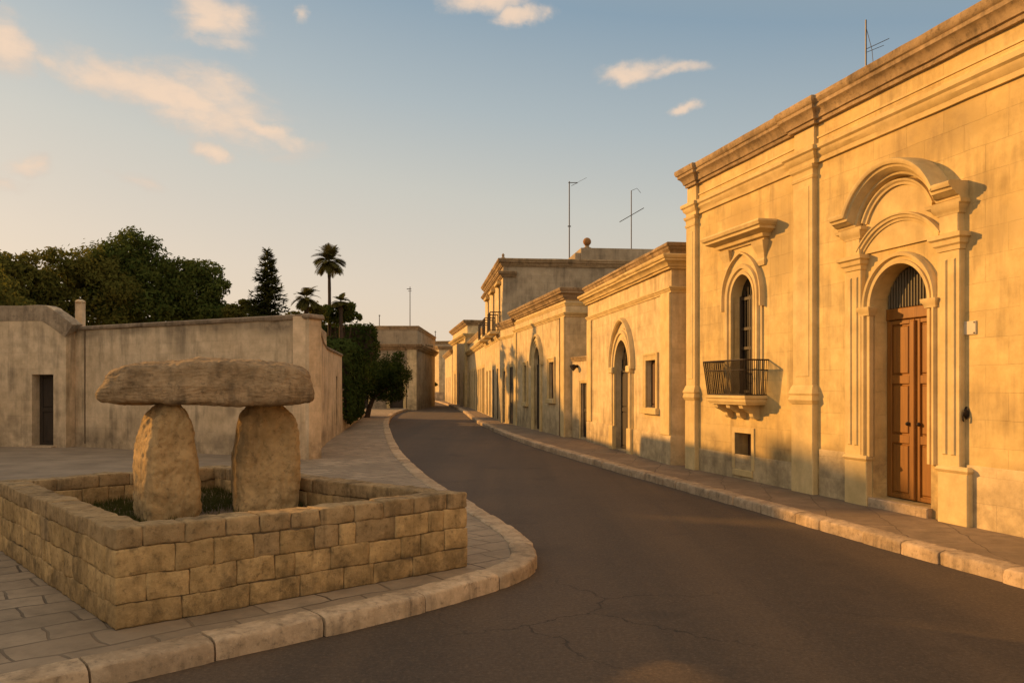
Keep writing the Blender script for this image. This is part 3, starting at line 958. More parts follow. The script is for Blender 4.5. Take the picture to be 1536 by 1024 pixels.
sweep(mb, arch(DC, .60, 3.80, .40, 14), [(-.02, -.02), (-.02, .06), (.01, .065), (.03, .09), (.05, .095), (.07, -.02)], face_map, -1, 0, .003)
mb.build('inner_pediment_moulding', M['trim'], P.e, smooth=35)
# the door itself
d_ = P.door(DC, DW, .12, 2.48, M['wood'], .21, 2, 3)
mb = MB()
mb.cbox(DC - .035, DC + .035, .175, .212, .14, 2.46, .012)
mb.build('cover_strip', M['wood'], d_)
for u in (DC - .10, DC + .10):
    kb = MB().lathe([(.0, 0), (.02, .004), (.028, .02), (.02, .04), (.006, .05)], 12)
    kb.v = [(u + x, .21 - z, 1.12 + y) for (x, y, z) in kb.v]
    kb.build('knob', M['iron'], d_, smooth=40)
P.strip('transom', DC - DW + .004, DC + DW - .004, -.195, 2.49, 2.64, M['wood'], .01)
fl_ = P.pane((DC, DW, 2.64, 2.66, DW), .23, M['wood_grey'], 'fanlight')
mb = MB()
for k in range(19):
    u = DC - DW + .05 + k * (2 * DW - .1) / 18
    zt = 2.66 + math.sqrt(max(0.0, (DW - .02) ** 2 - (u - DC) ** 2))
    mb.cbox(u - .014, u + .014, .205, .229, 2.645, zt, .006)
mb.build('slat', M['wood_grey'], fl_)
mb = MB()
mb.cbox(DC - DW - .02, DC + DW + .02, -.075, .34, -.13, .117, .012)
mb.build('doorstep', M['kerb'], P.e)
# plinth left of the door and right of it, peeling with damp
P.strip('plinth', 4.40, DC - DW - .56, .018, -.13, .68, M['ashlar'], .006)
P.strip('plinth', DC + DW + .56, P.L - .02, .018, -.13, .70, M['ashlar'], .006)
P.strip('plinth', .64, 3.78, .010, -.13, .42, M['ashlar'], .004)
# second window further on along the wall (out of frame)
P.pane((10.6, .36, 1.46, 3.15, .40), .24, M['pane'])


def wall_pt(H, u, out, z):
    p = H.A + H.ex * u - H.ey * out
    return (p.x, p.y, ZP + z)


# plaque and bell
pl = empty('wall_plaque', wall_pt(P, 7.16, 0, 2.20), P.e.rotation_euler.z)
mb = MB()
mb.cbox(-.14, .14, -.018, .004, 0, .155, .004)
mb.build('slab', M['plaque'], pl)
tag(pl, 'small blank pale stone plaque on the golden wall right of the big wooden door', 'plaque')
for i in range(4):
    mb = MB()
    sx_, sz_ = (-1 if i % 2 else 1), (-1 if i < 2 else 1)
    mb.cbox(sx_ * .12 - .007, sx_ * .12 + .007, -.026, -.019, .078 + sz_ * .06 - .007, .078 + sz_ * .06 + .007, .002)
    mb.build('fixing_pin', M['iron'], pl)
db = empty('door_bell', wall_pt(P, 7.16, 0, 1.30), P.e.rotation_euler.z)
mb = MB()
prof = [(0.0, -.004), (.045, 0), (.05, .012), (.03, .02), (.028, .04), (.02, .055), (0.002, .06)]
k0 = MB().lathe(prof, 14)
for (x, y, z) in k0.v:
    mb.v.append((x * .8, -z, y * 1.5))
mb.f = list(k0.f)
mb.build('back_plate', M['iron'], db, smooth=40)
mb = MB()
mb.tube([(0, -.05, .01), (0, -.065, -.03), (0, -.06, -.085), (0, -.045, -.10)], [.012, .010, .012, .006], 8)
mb.build('pull', M['iron'], db, smooth=40)
tag(db, 'small dark iron bell pull on the golden wall below the pale plaque', 'doorbell')

# ================================================================== second house (arched door)
H2 = House('stone_house', (2.25, 24.3), (3.27, 16.8), 4.50, M['ashlar'], 'single storey stone house with round arched dark door beside the tall golden palazzo', depth=7.2)
H2.hole(3.85, .65, .02, 2.05, .72)
H2.hole(6.22, .36, 1.14, 2.19)
H2.finish()
H2.moulding('cornice', crown(4.02, 4.30, .26), M['trim'], jit=.012)
H2.moulding('parapet_band', band(4.32, 4.55, .14), M['cornice'], jit=.012)
H2.moulding('string_course', band(3.54, 3.66, .07), M['trim'], jit=.006)
H2.moulding('plinth', [(-.02, -.13), (.035, -.13), (.035, .56), (.02, .60), (-.02, .605)], M['ashlar'], H2.L - 2.75, H2.L, (False, True), jit=.004)
H2.moulding('plinth', [(-.02, -.13), (.035, -.13), (.035, .56), (.02, .60), (-.02, .605)], M['ashlar'], 0.0, 2.75, (True, False), jit=.004)
for (u0, u1) in ((0.02, .55), (H2.L - .60, H2.L - .02)):
    H2.strip('pilaster', u0, u1, .045, .60, 3.54, M['trim'])
H2.frame('door_surround', 3.85, .65, .6, 2.05, .72, [(0, -.03), (0, .05), (.08, .055), (.09, .035), (.15, .035), (.17, .07), (.24, .075), (.26, .03), (.30, .03), (.30, -.03)], M['trim'])
H2.frame('pointed_hood', 3.85, .98, 2.03, 2.12, 1.12, [(0, -.02), (0, .08), (.03, .11), (.07, .11), (.09, .05), (.10, -.02)], M['trim'])
for u in (3.85 - .98, 3.85 + .64):
    H2.strip('impost', u, u + .34, .12, 1.95, 2.11, M['trim'], .02)
for u in (3.85 - 1.02, 3.85 + .655):
    H2.strip('pedestal', u, u + .36, .10, -.13, .60, M['trim'], .012)
H2.door(3.85, .65, .02, 2.02, M['wood_dark'], .13, 2, 2)
f2 = H2.pane((3.85, .65, 2.03, 2.05, .72), .16, M['pane'], 'fanlight')
mb = MB()
for k in range(7):
    u = 3.85 - .52 + k * .173
    mb.tube([(u, .14, 2.04), (u, .14, 2.05 + .70 * (1 - (abs(u - 3.85) / .66) ** 1.9))], .014, 5)
mb.tube([(u_, .14, z_) for u_, z_ in arch(3.85, .34, 2.05, .4, 8)], .014, 5)
mb.build('grille', M['iron'], f2)
H2.frame('window_surround', 6.22, .36, 1.14, 2.19, 0, [(0, -.02), (0, .03), (.10, .035), (.12, .05), (.16, .05), (.16, -.02)], M['trim'])
H2.strip('sill', 6.22 - .56, 6.22 + .56, .09, 1.0, 1.135, M['trim'])
w2 = H2.door(6.22, .36, 1.14, 2.18, M['wood_brown'], .10, 2, 1)
w2.name = 'shutter'

# ================================================================== low annex between the two houses
AN = House('low_annex', (1.92, 26.1), (2.38, 24.33), 2.50, M['ashlar'], 'lowest stone annex with one narrow dark door between two taller houses', depth=3.0)
AN.hole(1.12, .30, .05, 1.72)
AN.finish(roof=False)
AN.moulding('coping', band(2.40, 2.54, .07), M['cornice'], 0.01, AN.L - .01, (False, False), jit=.008)
AN.door(1.12, .30, .05, 1.71, M['wood_dark'], .08, 1, 2)
AN.frame('door_surround', 1.12, .30, .0, 1.72, 0, archivolt(.10, .03), M['trim'])
mb = MB()
mb.add([(0.02, .40, 2.47), (AN.L - .02, .40, 2.47), (AN.L - .02, 3.0, 3.45), (0.02, 3.0, 3.45), (0.02, .40, 2.35), (AN.L - .02, .40, 2.35), (AN.L - .02, 3.0, 2.35), (0.02, 3.0, 2.35)],
       [(0, 1, 2, 3), (4, 5, 6, 7), (0, 1, 5, 4), (1, 2, 6, 5), (2, 3, 7, 6), (3, 0, 4, 7)])
mb.build('roof', M['rooftar'], AN.e)
mb = MB()
mb.tube([(.55, .02, 2.24), (.55, -.10, 2.24)], .05, 10)
mb.tube([(.55, -.09, 2.25), (.55, -.20, 2.18)], [.07, .11], 10)
mb.build('wall_lamp', M['iron'], AN.e)

# ================================================================== third house (pointed door)
H3 = House('stone_house', (.11, 34.5), (1.71, 26.2), 4.70, M['ashlar'], 'single storey stone house with pointed arch door between two small windows', depth=7.0)
H3.hole(4.35, .47, .02, 2.46, .62)
H3.hole(2.32, .25, 1.0, 2.45)
H3.hole(6.62, .36, 1.2, 2.45)
H3.finish()
H3.moulding('cornice', crown(4.40, 4.76, .26), M['cornice'], jit=.012)
H3.moulding('string_course', band(3.85, 3.99, .09), M['trim'], jit=.008)
H3.moulding('fillet', band(4.20, 4.30, .05), M['trim'], jit=.006)
H3.strip('pilaster', .02, .5, .05, -.13, 3.85, M['trim'])
H3.strip('pilaster', H3.L - .5, H3.L - .02, .05, -.13, 3.85, M['trim'])
H3.frame('door_surround', 4.35, .47, -.1, 2.46, .62, archivolt(.32, .08), M['trim'])
H3.frame('pointed_hood', 4.35, .84, 2.4, 2.48, .98, [(0, -.02), (0, .09), (.06, .12), (.10, .06), (.10, -.02)], M['trim'])
H3.door(4.35, .47, .02, 2.44, M['wood_dark'], .09, 2, 3)
f3 = H3.pane((4.35, .47, 2.45, 2.46, .62), .13, M['pane'], 'fanlight')
mb = MB()
for k in range(5):
    u = 4.35 - .32 + k * .16
    mb.tube([(u, .11, 2.45), (u, .11, 2.47 + .58 * (1 - (abs(u - 4.35) / .5) ** 1.7))], .014, 5)
mb.build('grille', M['iron'], f3)
for (c, w, z0, z1) in ((2.32, .25, 1.0, 2.45), (6.62, .36, 1.2, 2.45)):
    H3.frame('window_surround', c, w, z0, z1, 0, archivolt(.16, .06), M['trim'])
    H3.strip('sill', c - w - .2, c + w + .2, .10, z0 - .16, z0 - .005, M['trim'])
    q = H3.door(c, w, z0, z1 - .01, M['wood_brown'], .08, 2, 1)
    q.name = 'shutter'
H3.strip('downpipe', H3.L - .55, H3.L - .52, .07, 0, 3.85, M['drain'])
mb = MB()

# ================================================================== narrow fourth house
H4 = House('stone_house', (-.56, 37.35), (.10, 34.55), 4.42, M['ashlar'], 'narrow plain stone house with one tall dark door below the high two storey house', depth=5.5)
H4.hole(2.32, .33, .02, 2.46)
H4.hole(.95, .24, .02, 2.3)
H4.finish()
H4.moulding('cornice', crown(4.18, 4.48, .18), M['cornice'], jit=.012)
H4.moulding('string_course', band(3.72, 3.84, .07), M['trim'], jit=.006)
for c, w, zt in ((2.32, .33, 2.46), (.95, .24, 2.3)):
    H4.frame('door_surround', c, w, -.1, zt, 0, archivolt(.16, .018), M['trim'])
    H4.door(c, w, .02, zt - .01, M['wood_dark'], .012, 1, 3)

# ================================================================== two storey house with balconies
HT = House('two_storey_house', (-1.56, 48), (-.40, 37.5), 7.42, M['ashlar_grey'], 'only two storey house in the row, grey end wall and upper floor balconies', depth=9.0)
for c in (1.4, 3.4, 5.6, 7.9):
    HT.hole(c, .38, .02, 2.5)
for c in (2.3, 5.7, 8.9):
    HT.hole(c, .42, 4.25, 6.35)
HT.finish()
mb = MB()
poly_slab(mb, [(.01, -.13), (HT.L - .01, -.13), (HT.L - .01, 6.75), (.01, 6.75)], HT.holes, -.012, -.003)
mb.build('render', M['ashlar'], HT.e)
HT.moulding('cornice', crown(7.12, 7.46, .26), M['cornice'], jit=.014, retd=8.9)
HT.moulding('string_course', crown(6.62, 6.88, .26), M['cornice'], jit=.010, retd=.6)
HT.moulding('floor_band', band(3.86, 4.08, .12), M['trim'], jit=.01, ret=(False, False))
for c in (1.4, 3.4, 5.6, 7.9):
    HT.frame('door_surround', c, .38, -.1, 2.5, 0, archivolt(.18, .018), M['trim'])
    HT.door(c, .38, .02, 2.49, M['wood_dark'], .012, 2, 3)
for c in (2.3, 5.7, 8.9):
    HT.frame('window_surround', c, .42, 4.25, 6.35, 0, archivolt(.22, .018), M['trim'])
    HT.strip('window_hood', c - .8, c + .8, .22, 6.42, 6.56, M['trim'], .03)
    q = HT.door(c, .42, 4.25, 6.34, M['wood_dark'], .012, 2, 2)
    q.name = 'shutter'
    mb = MB()
    mb.cbox(c - .8, c + .8, -.55, .02, 4.09, 4.22, .03)
    b_ = mb.build('balcony', M['trim'], HT.e)
    mb = MB()
    for k in range(17):
        u = c - .76 + k * .095
        mb.tube([(u, -.52, 4.22), (u, -.52, 5.1)], .012, 4)
    for sg in (-1, 1):
        for k in range(5):
            mb.tube([(c + sg * .76, -.52 + k * .12, 4.22), (c + sg * .76, -.52 + k * .12, 5.1)], .012, 4)
    mb.tube([(c - .76, 0, 5.1), (c - .76, -.52, 5.1), (c + .76, -.52, 5.1), (c + .76, 0, 5.1)], .025, 6)
    mb.tube([(c - .76, 0, 4.27), (c - .76, -.52, 4.27), (c + .76, -.52, 4.27), (c + .76, 0, 4.27)], .015, 6)
    mb.build('railing', M['iron'], b_)
# raised roof storey over the right part, with stepped end block
mb = MB()
mb.box(HT.L - 3.2, HT.L - .006, 3.62, 8.95, 7.44, 8.03)
mb.box(HT.L - 3.0, HT.L - .06, 3.35, 3.618, 7.44, 7.80)
mb.build('roof_parapet', M['ashlar_grey'], HT.e)
mb = MB()
mb.lathe([(.07, 0), (.10, .04), (.05, .10), (.07, .18), (.03, .24), (0.01, .26)], 10, (HT.L - .05, .0, 7.46))
mb.build('finial', M['cornice'], HT.e, smooth=40)

# ================================================================== lower terrace, tower house and last house
H6 = House('stone_house', (-3.45, 65), (-1.58, 48.05), 5.1, M['ashlar'], 'long low stone house with roof balustrade and row of narrow dark doors', depth=8)
cs6 = (1.4, 3.4, 5.6, 7.6, 9.4, 11.2, 13.0, 14.8, 16.1)
for c in cs6:
    H6.hole(c, .36, .02, 2.75)
H6.finish()
H6.moulding('parapet_band', band(4.86, 5.14, .14), M['cornice'], jit=.014)
H6.moulding('cornice', crown(4.05, 4.36, .30), M['trim'], jit=.012)
for c in cs6:
    H6.frame('door_surround', c, .36, -.1, 2.75, 0, archivolt(.20, .018), M['trim'])
    H6.door(c, .36, .02, 2.74, M['wood_dark'], .012, 1, 2)
H7 = House('tower_house', (-5.65, 78), (-3.55, 65.05), 6.85, M['ashlar'], 'taller narrow house with stepped cornice near the far end of the right row', depth=9)
for c in (2.5, 6.5, 10.5):
    H7.hole(c, .45, .02, 2.8)
H7.finish()
H7.moulding('cornice', crown(6.5, 6.9, .35), M['cornice'], jit=.014, retd=8.5)
H7.moulding('string_course', crown(5.5, 5.85, .40), M['trim'], jit=.012, retd=1.0)
H7.strip('pilaster', H7.L - 1.2, H7.L - .1, .16, -.13, 5.5, M['trim'])
for c in (2.5, 6.5, 10.5):
    H7.frame('door_surround', c, .45, -.1, 2.8, 0, archivolt(.25, .018), M['trim'])
    H7.door(c, .45, .02, 2.79, M['wood_dark'], .012, 1, 2)
H8 = House('stone_house', (-7.6, 93), (-5.7, 78.05), 5.1, M['ashlar'], 'farthest sunlit house at the end of the right row', depth=8)
for c in (3, 7, 11):
    H8.hole(c, .5, .02, 2.6)
H8.finish()
H8.moulding('cornice', crown(4.75, 5.15, .3), M['cornice'], jit=.014)
for c in (3, 7, 11):
    H8.door(c, .5, .02, 2.59, M['wood_dark'], .012, 1, 2)

# houses closing the street
H9 = House('stone_house', (-18.5, 121), (-9.0, 101.0), 6.6, M['ashlar'], 'distant golden house closing the view where the street bends', depth=7, group=None)
for c in (5, 10, 16, 20):
    H9.hole(c, .6, .02, 2.6)
H9.finish()
H9.moulding('cornice', crown(6.2, 6.66, .35), M['cornice'], jit=.014)
for c in (5, 10, 16, 20):
    H9.door(c, .6, .02, 2.59, M['wood_dark'], .2, 1, 2)
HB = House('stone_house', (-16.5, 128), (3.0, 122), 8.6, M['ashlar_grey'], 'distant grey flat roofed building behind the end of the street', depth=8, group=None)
HB.finish()
HB.moulding('cornice', band(8.2, 8.66, .3), M['cornice'], jit=.01)
# low garden wall across the street's end
gw = MB()
gw.box(-14.5, -8.3, 99.0, 99.4, -.05, 1.1)
gwo = gw.build('garden_wall', M['render_old'])
tag(gwo, 'low rough wall closing the far end of the street', 'wall')

# ================================================================== left side
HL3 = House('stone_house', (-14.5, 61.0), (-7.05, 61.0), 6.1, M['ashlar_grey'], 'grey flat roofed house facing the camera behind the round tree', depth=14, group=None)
for c in (3.3, 5.9):
    HL3.hole(c, .5, .02, 2.5)
HL3.finish()
HL3.moulding('coping', band(5.86, 6.14, .14), M['cornice'], jit=.014, retd=13.8)
HL3.moulding('cornice', crown(4.35, 4.80, .38), M['cornice'], jit=.012, retd=13.8)
HL3.strip('pilaster', HL3.L - .75, HL3.L - .05, .12, -.13, 4.35, M['ashlar'])
for c in (3.3, 5.9):
    HL3.frame('door_surround', c, .5, -.1, 2.5, 0, archivolt(.22, .09), M['trim'])
    HL3.door(c, .5, .02, 2.49, M['wood_dark'], .2, 1, 2)
mb = MB()
mb.tube([(HL3.L + .3, 3, 4.9), (HL3.L + .9, 3, 4.8)], .1, 8)
mb.build('spout', M['cornice'], HL3.e)

# long white wall and its neighbours
LW = House('long_low_building', (-12.05, 22.15), (-4.478, 18.07), 3.17, M['wall_long'], 'long blank pale plastered building directly behind the dolmen', back=[(-10.5, 26.5), (-5.25, 23.2)], group='low buildings left of the street', t=.4)
LW.finish()
mb = MB()
sweep(mb, [(0.01, .45), (0.01, 0), (LW.L, 0), (LW.L, .45)], [(-.30, 3.10), (.03, 3.10), (.05, 3.13), (.045, 3.19), (.0, 3.215), (-.30, 3.22)], plan_map, 1, .22, .016, 2)
mb.build('coping', M['coping'], LW.e, smooth=40)
LW.strip('downpipe', .80, .82, .03, .1, 3.1, M['drain'])

s1 = House('side_building', (-4.49, 18.13), (-5.30, 23.4), 3.17, M['render_old'], 'plastered street end with a sloping top edge and one slit window', back=[(-6.3, 19.1), (-6.9, 23.4)],
           group='low buildings left of the street', top=[(0, 3.16), (2.2, 3.16), (2.9, 3.02), (3.9, 2.80), (5.33, 2.70)])
s1.hole(4.55, .24, .28, 2.2)
s1.finish(roof=False)
s1.pane((4.55, .24, .28, 2.2, 0), .22, M['dark'])
mb = MB()
sweep(mb, [(0.02, 3.13), (2.2, 3.13), (2.9, 2.99), (3.9, 2.77), (s1.L - .01, 2.67)], [(0, -.30), (0, .03), (.03, .045), (.06, .03), (.07, -.30)], face_map, -1, .2, .012, 6)
mb.build('coping', M['coping'], s1.e, smooth=40)
s1.strip('pilaster', 1.9, 2.0, .03, 0, 3.0, M['render_old'])
s2 = House('side_building', (-5.32, 23.45), (-6.02, 29.0), 2.72, M['render_old'], 'lower plastered street building with a narrow opening just before the hedge', depth=2.6, group='low buildings left of the street')
s2.hole(3.45, .25, .05, 1.95)
s2.finish(roof=False)
s2.door(3.45, .25, .05, 1.94, M['wood_dark'], .2, 1, 2)
s2.moulding('coping', [(-.28, 2.68), (.04, 2.68), (.05, 2.73), (.0, 2.77), (-.28, 2.77)], M['coping'], .02, s2.L - .02, (False, False), jit=.014)
# wall under the hedge
s3 = House('garden_wall', (-6.05, 29.05), (-8.2, 45.5), 1.5, M['render_old'], 'long garden wall beneath the dark clipped hedge on the left pavement', depth=.5, group=None, t=.3)
s3.e['category'] = 'wall'
s3.finish(roof=False)
s3.moulding('coping', [(-.28, 1.47), (.04, 1.47), (.05, 1.52), (-.28, 1.56)], M['coping'], .02, s3.L - .02, (False, False), jit=.012)
s4 = House('garden_wall', (-9.9, 47.0), (-7.4, 60.0), 2.0, M['render_old'], 'pale garden wall behind the round tree in front of the grey house', back=[(-10.4, 47.4), (-7.9, 60.3)], group=None, t=.3) if False else None

# left corner house with sloping roof edge and an open doorway
LH = House('corner_house', (-17.0, 22.507), (-11.77, 21.62), 3.77, M['render_old'], 'flat roofed house at left with a sloping roof shoulder and one dark doorway', back=[(-16.3, 27.4), (-11.0, 26.4)], group='low buildings left of the street', t=.4,
           top=[(0, 3.76), (4.70, 3.76), (4.86, 3.70), (5.06, 3.48), (5.30, 3.16)])
LH.hole(4.61, .32, .04, 1.93)
LH.finish(roof=False)
LH.door(4.61, .32, .04, 1.92, M['wood_dark'], .27, 1, 2)
mb = MB()
sweep(mb, [(0.02, 3.38), (4.45, 3.38), (4.60, 3.36), (4.86, 3.22), (5.06, 3.08), (LH.L - .012, 2.92)], [(-.02, -.02), (-.02, .006), (.02, .012), (.30, .012), (.39, .004), (.41, -.35), (.3, -.35)], face_map, -1, .25, .014, 6)
mb.build('coping', M['coping_pale'], LH.e, smooth=40)
LH.strip('doorstep', 4.21, 5.01, .18, -.1, .035, M['kerb'], .015)

# unseen houses added left of the view, heights set to shade the road
for (A_, B_, Hh, lab, op) in (((-30.0, 25.0), (-17.2, 22.75), 7.6, 'taller unseen house added left of the corner house to shade the road', (3.0, 8.5)),
                              ((-21.0, -6.0), (-21.0, 16.30), 7.8, 'long unseen house added west of the square to shade the road', (3, 8, 13, 18)),
                              ((-21.2, 16.32), (-21.2, 18.7), 6.45, 'lower unseen house added west of the square, letting sun reach the dolmen', (1.0,)),
                              ((-21.0, 18.72), (-21.0, 22.9), 7.8, 'narrow unseen house added west of the square to shade the road', (2,))):
    hh = House('stone_house', A_, B_, Hh, M['render_old'], lab, depth=2.0, group='unseen houses added to shade the road')
    for c in op:
        hh.hole(c, .45, .02, 2.2)
    hh.finish()
    for c in op:
        hh.door(c, .45, .02, 2.19, M['wood_dark'], .2, 2, 2)
    hh.moulding('cornice', band(Hh - .25, Hh + .03, .12), M['cornice'], 0, hh.L, (False, False), jit=.012)

# stone post rising behind the long wall
ps = empty('stone_post', (-12.12, 23.0, ZP))
mb = MB()
mb.prism([(-.10, -.09), (.10, -.09), (.10, .09), (-.10, .09)], 0.0, 3.95)
mb.build('shaft', M['render_old'], ps)
mb = MB()
mb.lathe([(.13, 3.952), (.15, 3.98), (.12, 4.02), (.05, 4.05)], 8)
mb.build('cap', M['render_old'], ps)
tag(ps, 'pale upright stone post standing behind the wall in front of the dark trees', 'post')


# ------------------------------------------------------------------ rough stone blocks
def block(mb, x0, x1, y0, y1, z0, z1, mapv, r=.022, amp=.008, seed=0.0, n=5):
    """rounded, chipped block; sizes in wall coordinates"""
    idx = {}
    vs, fs = [], []
    c = Vector(((x0 + x1) / 2, (y0 + y1) / 2, (z0 + z1) / 2))
    h = Vector(((x1 - x0) / 2, (y1 - y0) / 2, (z1 - z0) / 2))
    r = min(r, h.x * .8, h.y * .8, h.z * .8)
    nn = (max(4, int((x1 - x0) / .035)), 4, max(4, int((z1 - z0) / .035)))

    def vid(i, j, k):
        key = (i, j, k)
        if key in idx:
            return idx[key]
        q = []
        for a, (ii, m) in enumerate(((i, nn[0]), (j, nn[1]), (k, nn[2]))):
            # tighter spacing near the edges
            f = ii / m
            if ii == 1:
                f = min(f, 1.2 * r / (2 * h[a]))
            if ii == m - 1:
                f = max(f, 1 - 1.2 * r / (2 * h[a]))
            q.append((f * 2 - 1) * h[a])
        q = Vector(q)
        cl = Vector([max(-(h[a] - r), min(h[a] - r, q[a])) for a in range(3)])
        d = q - cl
        p = cl + d.normalized() * r if d.length > 1e-6 else q
        s_ = c + p
        w = Vector((s_.x * 9 + seed, s_.y * 9, s_.z * 9))
        nz = noise.noise(w) * amp + noise.noise(w * 2.7) * amp * .6 + noise.noise(w * 6) * amp * .3
        nrm = (d.normalized() if d.length > 1e-6 else p.normalized())
        s_ = s_ + nrm * nz
        idx[key] = len(vs)
        vs.append(mapv(s_))
        return idx[key]
    X, Y, Z = nn
    for i in range(X):
        for k in range(Z):
            fs.append((vid(i, 0, k), vid(i + 1, 0, k), vid(i + 1, 0, k + 1), vid(i, 0, k + 1)))
            fs.append((vid(i, Y, k), vid(i, Y, k + 1), vid(i + 1, Y, k + 1), vid(i + 1, Y, k)))
        for j in range(Y):
            fs.append((vid(i, j, 0), vid(i, j + 1, 0), vid(i + 1, j + 1, 0), vid(i + 1, j, 0)))
            fs.append((vid(i, j, Z), vid(i + 1, j, Z), vid(i + 1, j + 1, Z), vid(i, j + 1, Z)))
    for j in range(Y):
        for k in range(Z):
            fs.append((vid(0, j, k), vid(0, j, k + 1), vid(0, j + 1, k + 1), vid(0, j + 1, k)))
            fs.append((vid(X, j, k), vid(X, j + 1, k), vid(X, j + 1, k + 1), vid(X, j, k + 1)))
    mb.add(vs, fs)


# ------------------------------------------------------------------ stone enclosure round the dolmen
QC = [Vector((-5.22, 8.25)), Vector((-2.61, 5.38)), Vector((-.40, 7.30)), Vector((-3.50, 9.92))]   # left, front, right, back (outer corners)
EN = empty('stone_enclosure', (QC[1].x, QC[1].y, .12))
tag(EN, 'low rough stone block wall forming a square pen around the dolmen', 'stone wall')
WT = .24
rb = random.Random(21)
courses = [(0.0, .165), (.165, .345), (.345, .525), (.525, .66)]
for wi in range(4):
    a, b = QC[wi], QC[(wi + 1) % 4]
    d = (b - a)
    L = d.length
    d.normalize()
    inn = Vector((-d.y, d.x))       # inward
    main = MB()
    top = MB()
    core = MB()
    base = EN.location

    def mp(p, a=a, d=d, inn=inn, wi=wi):
        q = a + d * p.x + inn * p.y
        zw = .016 * noise.noise(Vector((p.x * 1.7 + wi * 7, p.y, p.z * 2))) + .007 * noise.noise(Vector((p.x * 6 + wi * 7, p.y, p.z * 5)))
        return (q.x - base.x, q.y - base.y, p.z + zw * min(1, p.z * 6))
    s0 = 0.0 if wi % 2 else WT * .92
    s1_ = L if wi % 2 else L - WT * .92
    for ci, (z0, z1) in enumerate(courses):
        x = s0 + (0 if ci % 2 == 0 else 0)
        first = True
        while x < s1_ - .02:
            ln = rb.uniform(.15, .40) if ci else rb.uniform(.22, .5)
            if ci == 3:
                ln = rb.uniform(.18, .42)
            if first and ci % 2:
                ln *= .6
            first = False
            e = x + ln
            if s1_ - e < .14:
                e = s1_
            dz = rb.uniform(-.006, .006)
            dy = rb.uniform(-.006, .004)
            g = .0005
            tgt = top if ci == 3 or (ci == 2 and rb.random() < .22) else main
            zt = z1 - .001 + (dz if ci < 3 else rb.uniform(-.003, .003))
            block(tgt, x + g, e - g, dy, WT + rb.uniform(-.01, .01), z0 + .001 + (0 if ci == 0 else dz * .5), zt, mp, r=rb.uniform(.010, .018) if ci == 3 else rb.uniform(.006, .014), amp=rb.uniform(.007, .014), seed=rb.uniform(0, 90))
            x = e
    cz = [(s0 + .014, .014), (s1_ - .014, .014), (s1_ - .014, WT - .014), (s0 + .014, WT - .014)]
    pts = [mp(Vector((x, y, 0))) for x, y in cz]
    core.prism([(p[0], p[1]) for p in pts], -.05, .635)
    wo = main.build('wall', M['block'], EN, smooth=60)
    top.build('coping', M['block_top'], wo, smooth=60)
    core.build('mortar', M['mortar'], wo)
# soil and grass inside
ctr = sum(QC, Vector((0, 0))) / 4
mb = MB()
n = 36
cor = [ctr + (q - ctr) * .93 for q in QC]
vs, fs = [], []


def soil_z(x, y):
    return .50 + .045 * noise.noise(Vector((x * 1.3, y * 1.3, 1))) + .015 * noise.noise(Vector((x * 5, y * 5, 1)))


for i in range(n + 1):
    for j in range(n + 1):
        u, v = i / n, j / n
        p = (cor[0] * (1 - u) + cor[1] * u) * (1 - v) + (cor[3] * (1 - u) + cor[2] * u) * v
        vs.append((p.x, p.y, soil_z(p.x, p.y)))
for i in range(n):
    for j in range(n):
        fs.append((i * (n + 1) + j, (i + 1) * (n + 1) + j, (i + 1) * (n + 1) + j + 1, i * (n + 1) + j + 1))
mb.add(vs, fs)
tag(mb.build('soil', M['soil'], smooth=80), kind='structure')
rg = random.Random(4)
gb = MB()
PIL = [Vector((-3.20, 7.62)), Vector((-2.50, 8.22))]
cnt = 0
while cnt < 15000:
    u, v = rg.random(), rg.random()
    p = (cor[0] * (1 - u) + cor[1] * u) * (1 - v) + (cor[3] * (1 - u) + cor[2] * u) * v
    dens = noise.noise(Vector((p.x * 1.4, p.y * 1.4, 4))) + .5 * noise.noise(Vector((p.x * 4, p.y * 4, 9)))
    # trodden bare earth between and in front of the two uprights
    bare = (p - Vector((-2.35, 7.4))).length
    if dens < -.25 + max(0, 1.0 - bare) * 1.4 and rg.random() < .93:
        continue
    cnt += 1
    z = soil_z(p.x, p.y)
    hgt = rg.uniform(.025, .085)
    w = rg.uniform(.003, .006)
    a = rg.uniform(0, 6.28)
    lx, ly = rg.uniform(-.03, .03), rg.uniform(-.03, .03)
    dx, dy = math.cos(a) * w, math.sin(a) * w
    gb.add([(p.x - dx, p.y - dy, z - .01), (p.x + dx, p.y + dy, z - .01), (p.x + lx, p.y + ly, z + hgt)], [(0, 1, 2)])
tag(gb.build('grass', M['grass'], recalc=False), 'short green grass growing inside the stone pen', 'grass', kind='stuff')


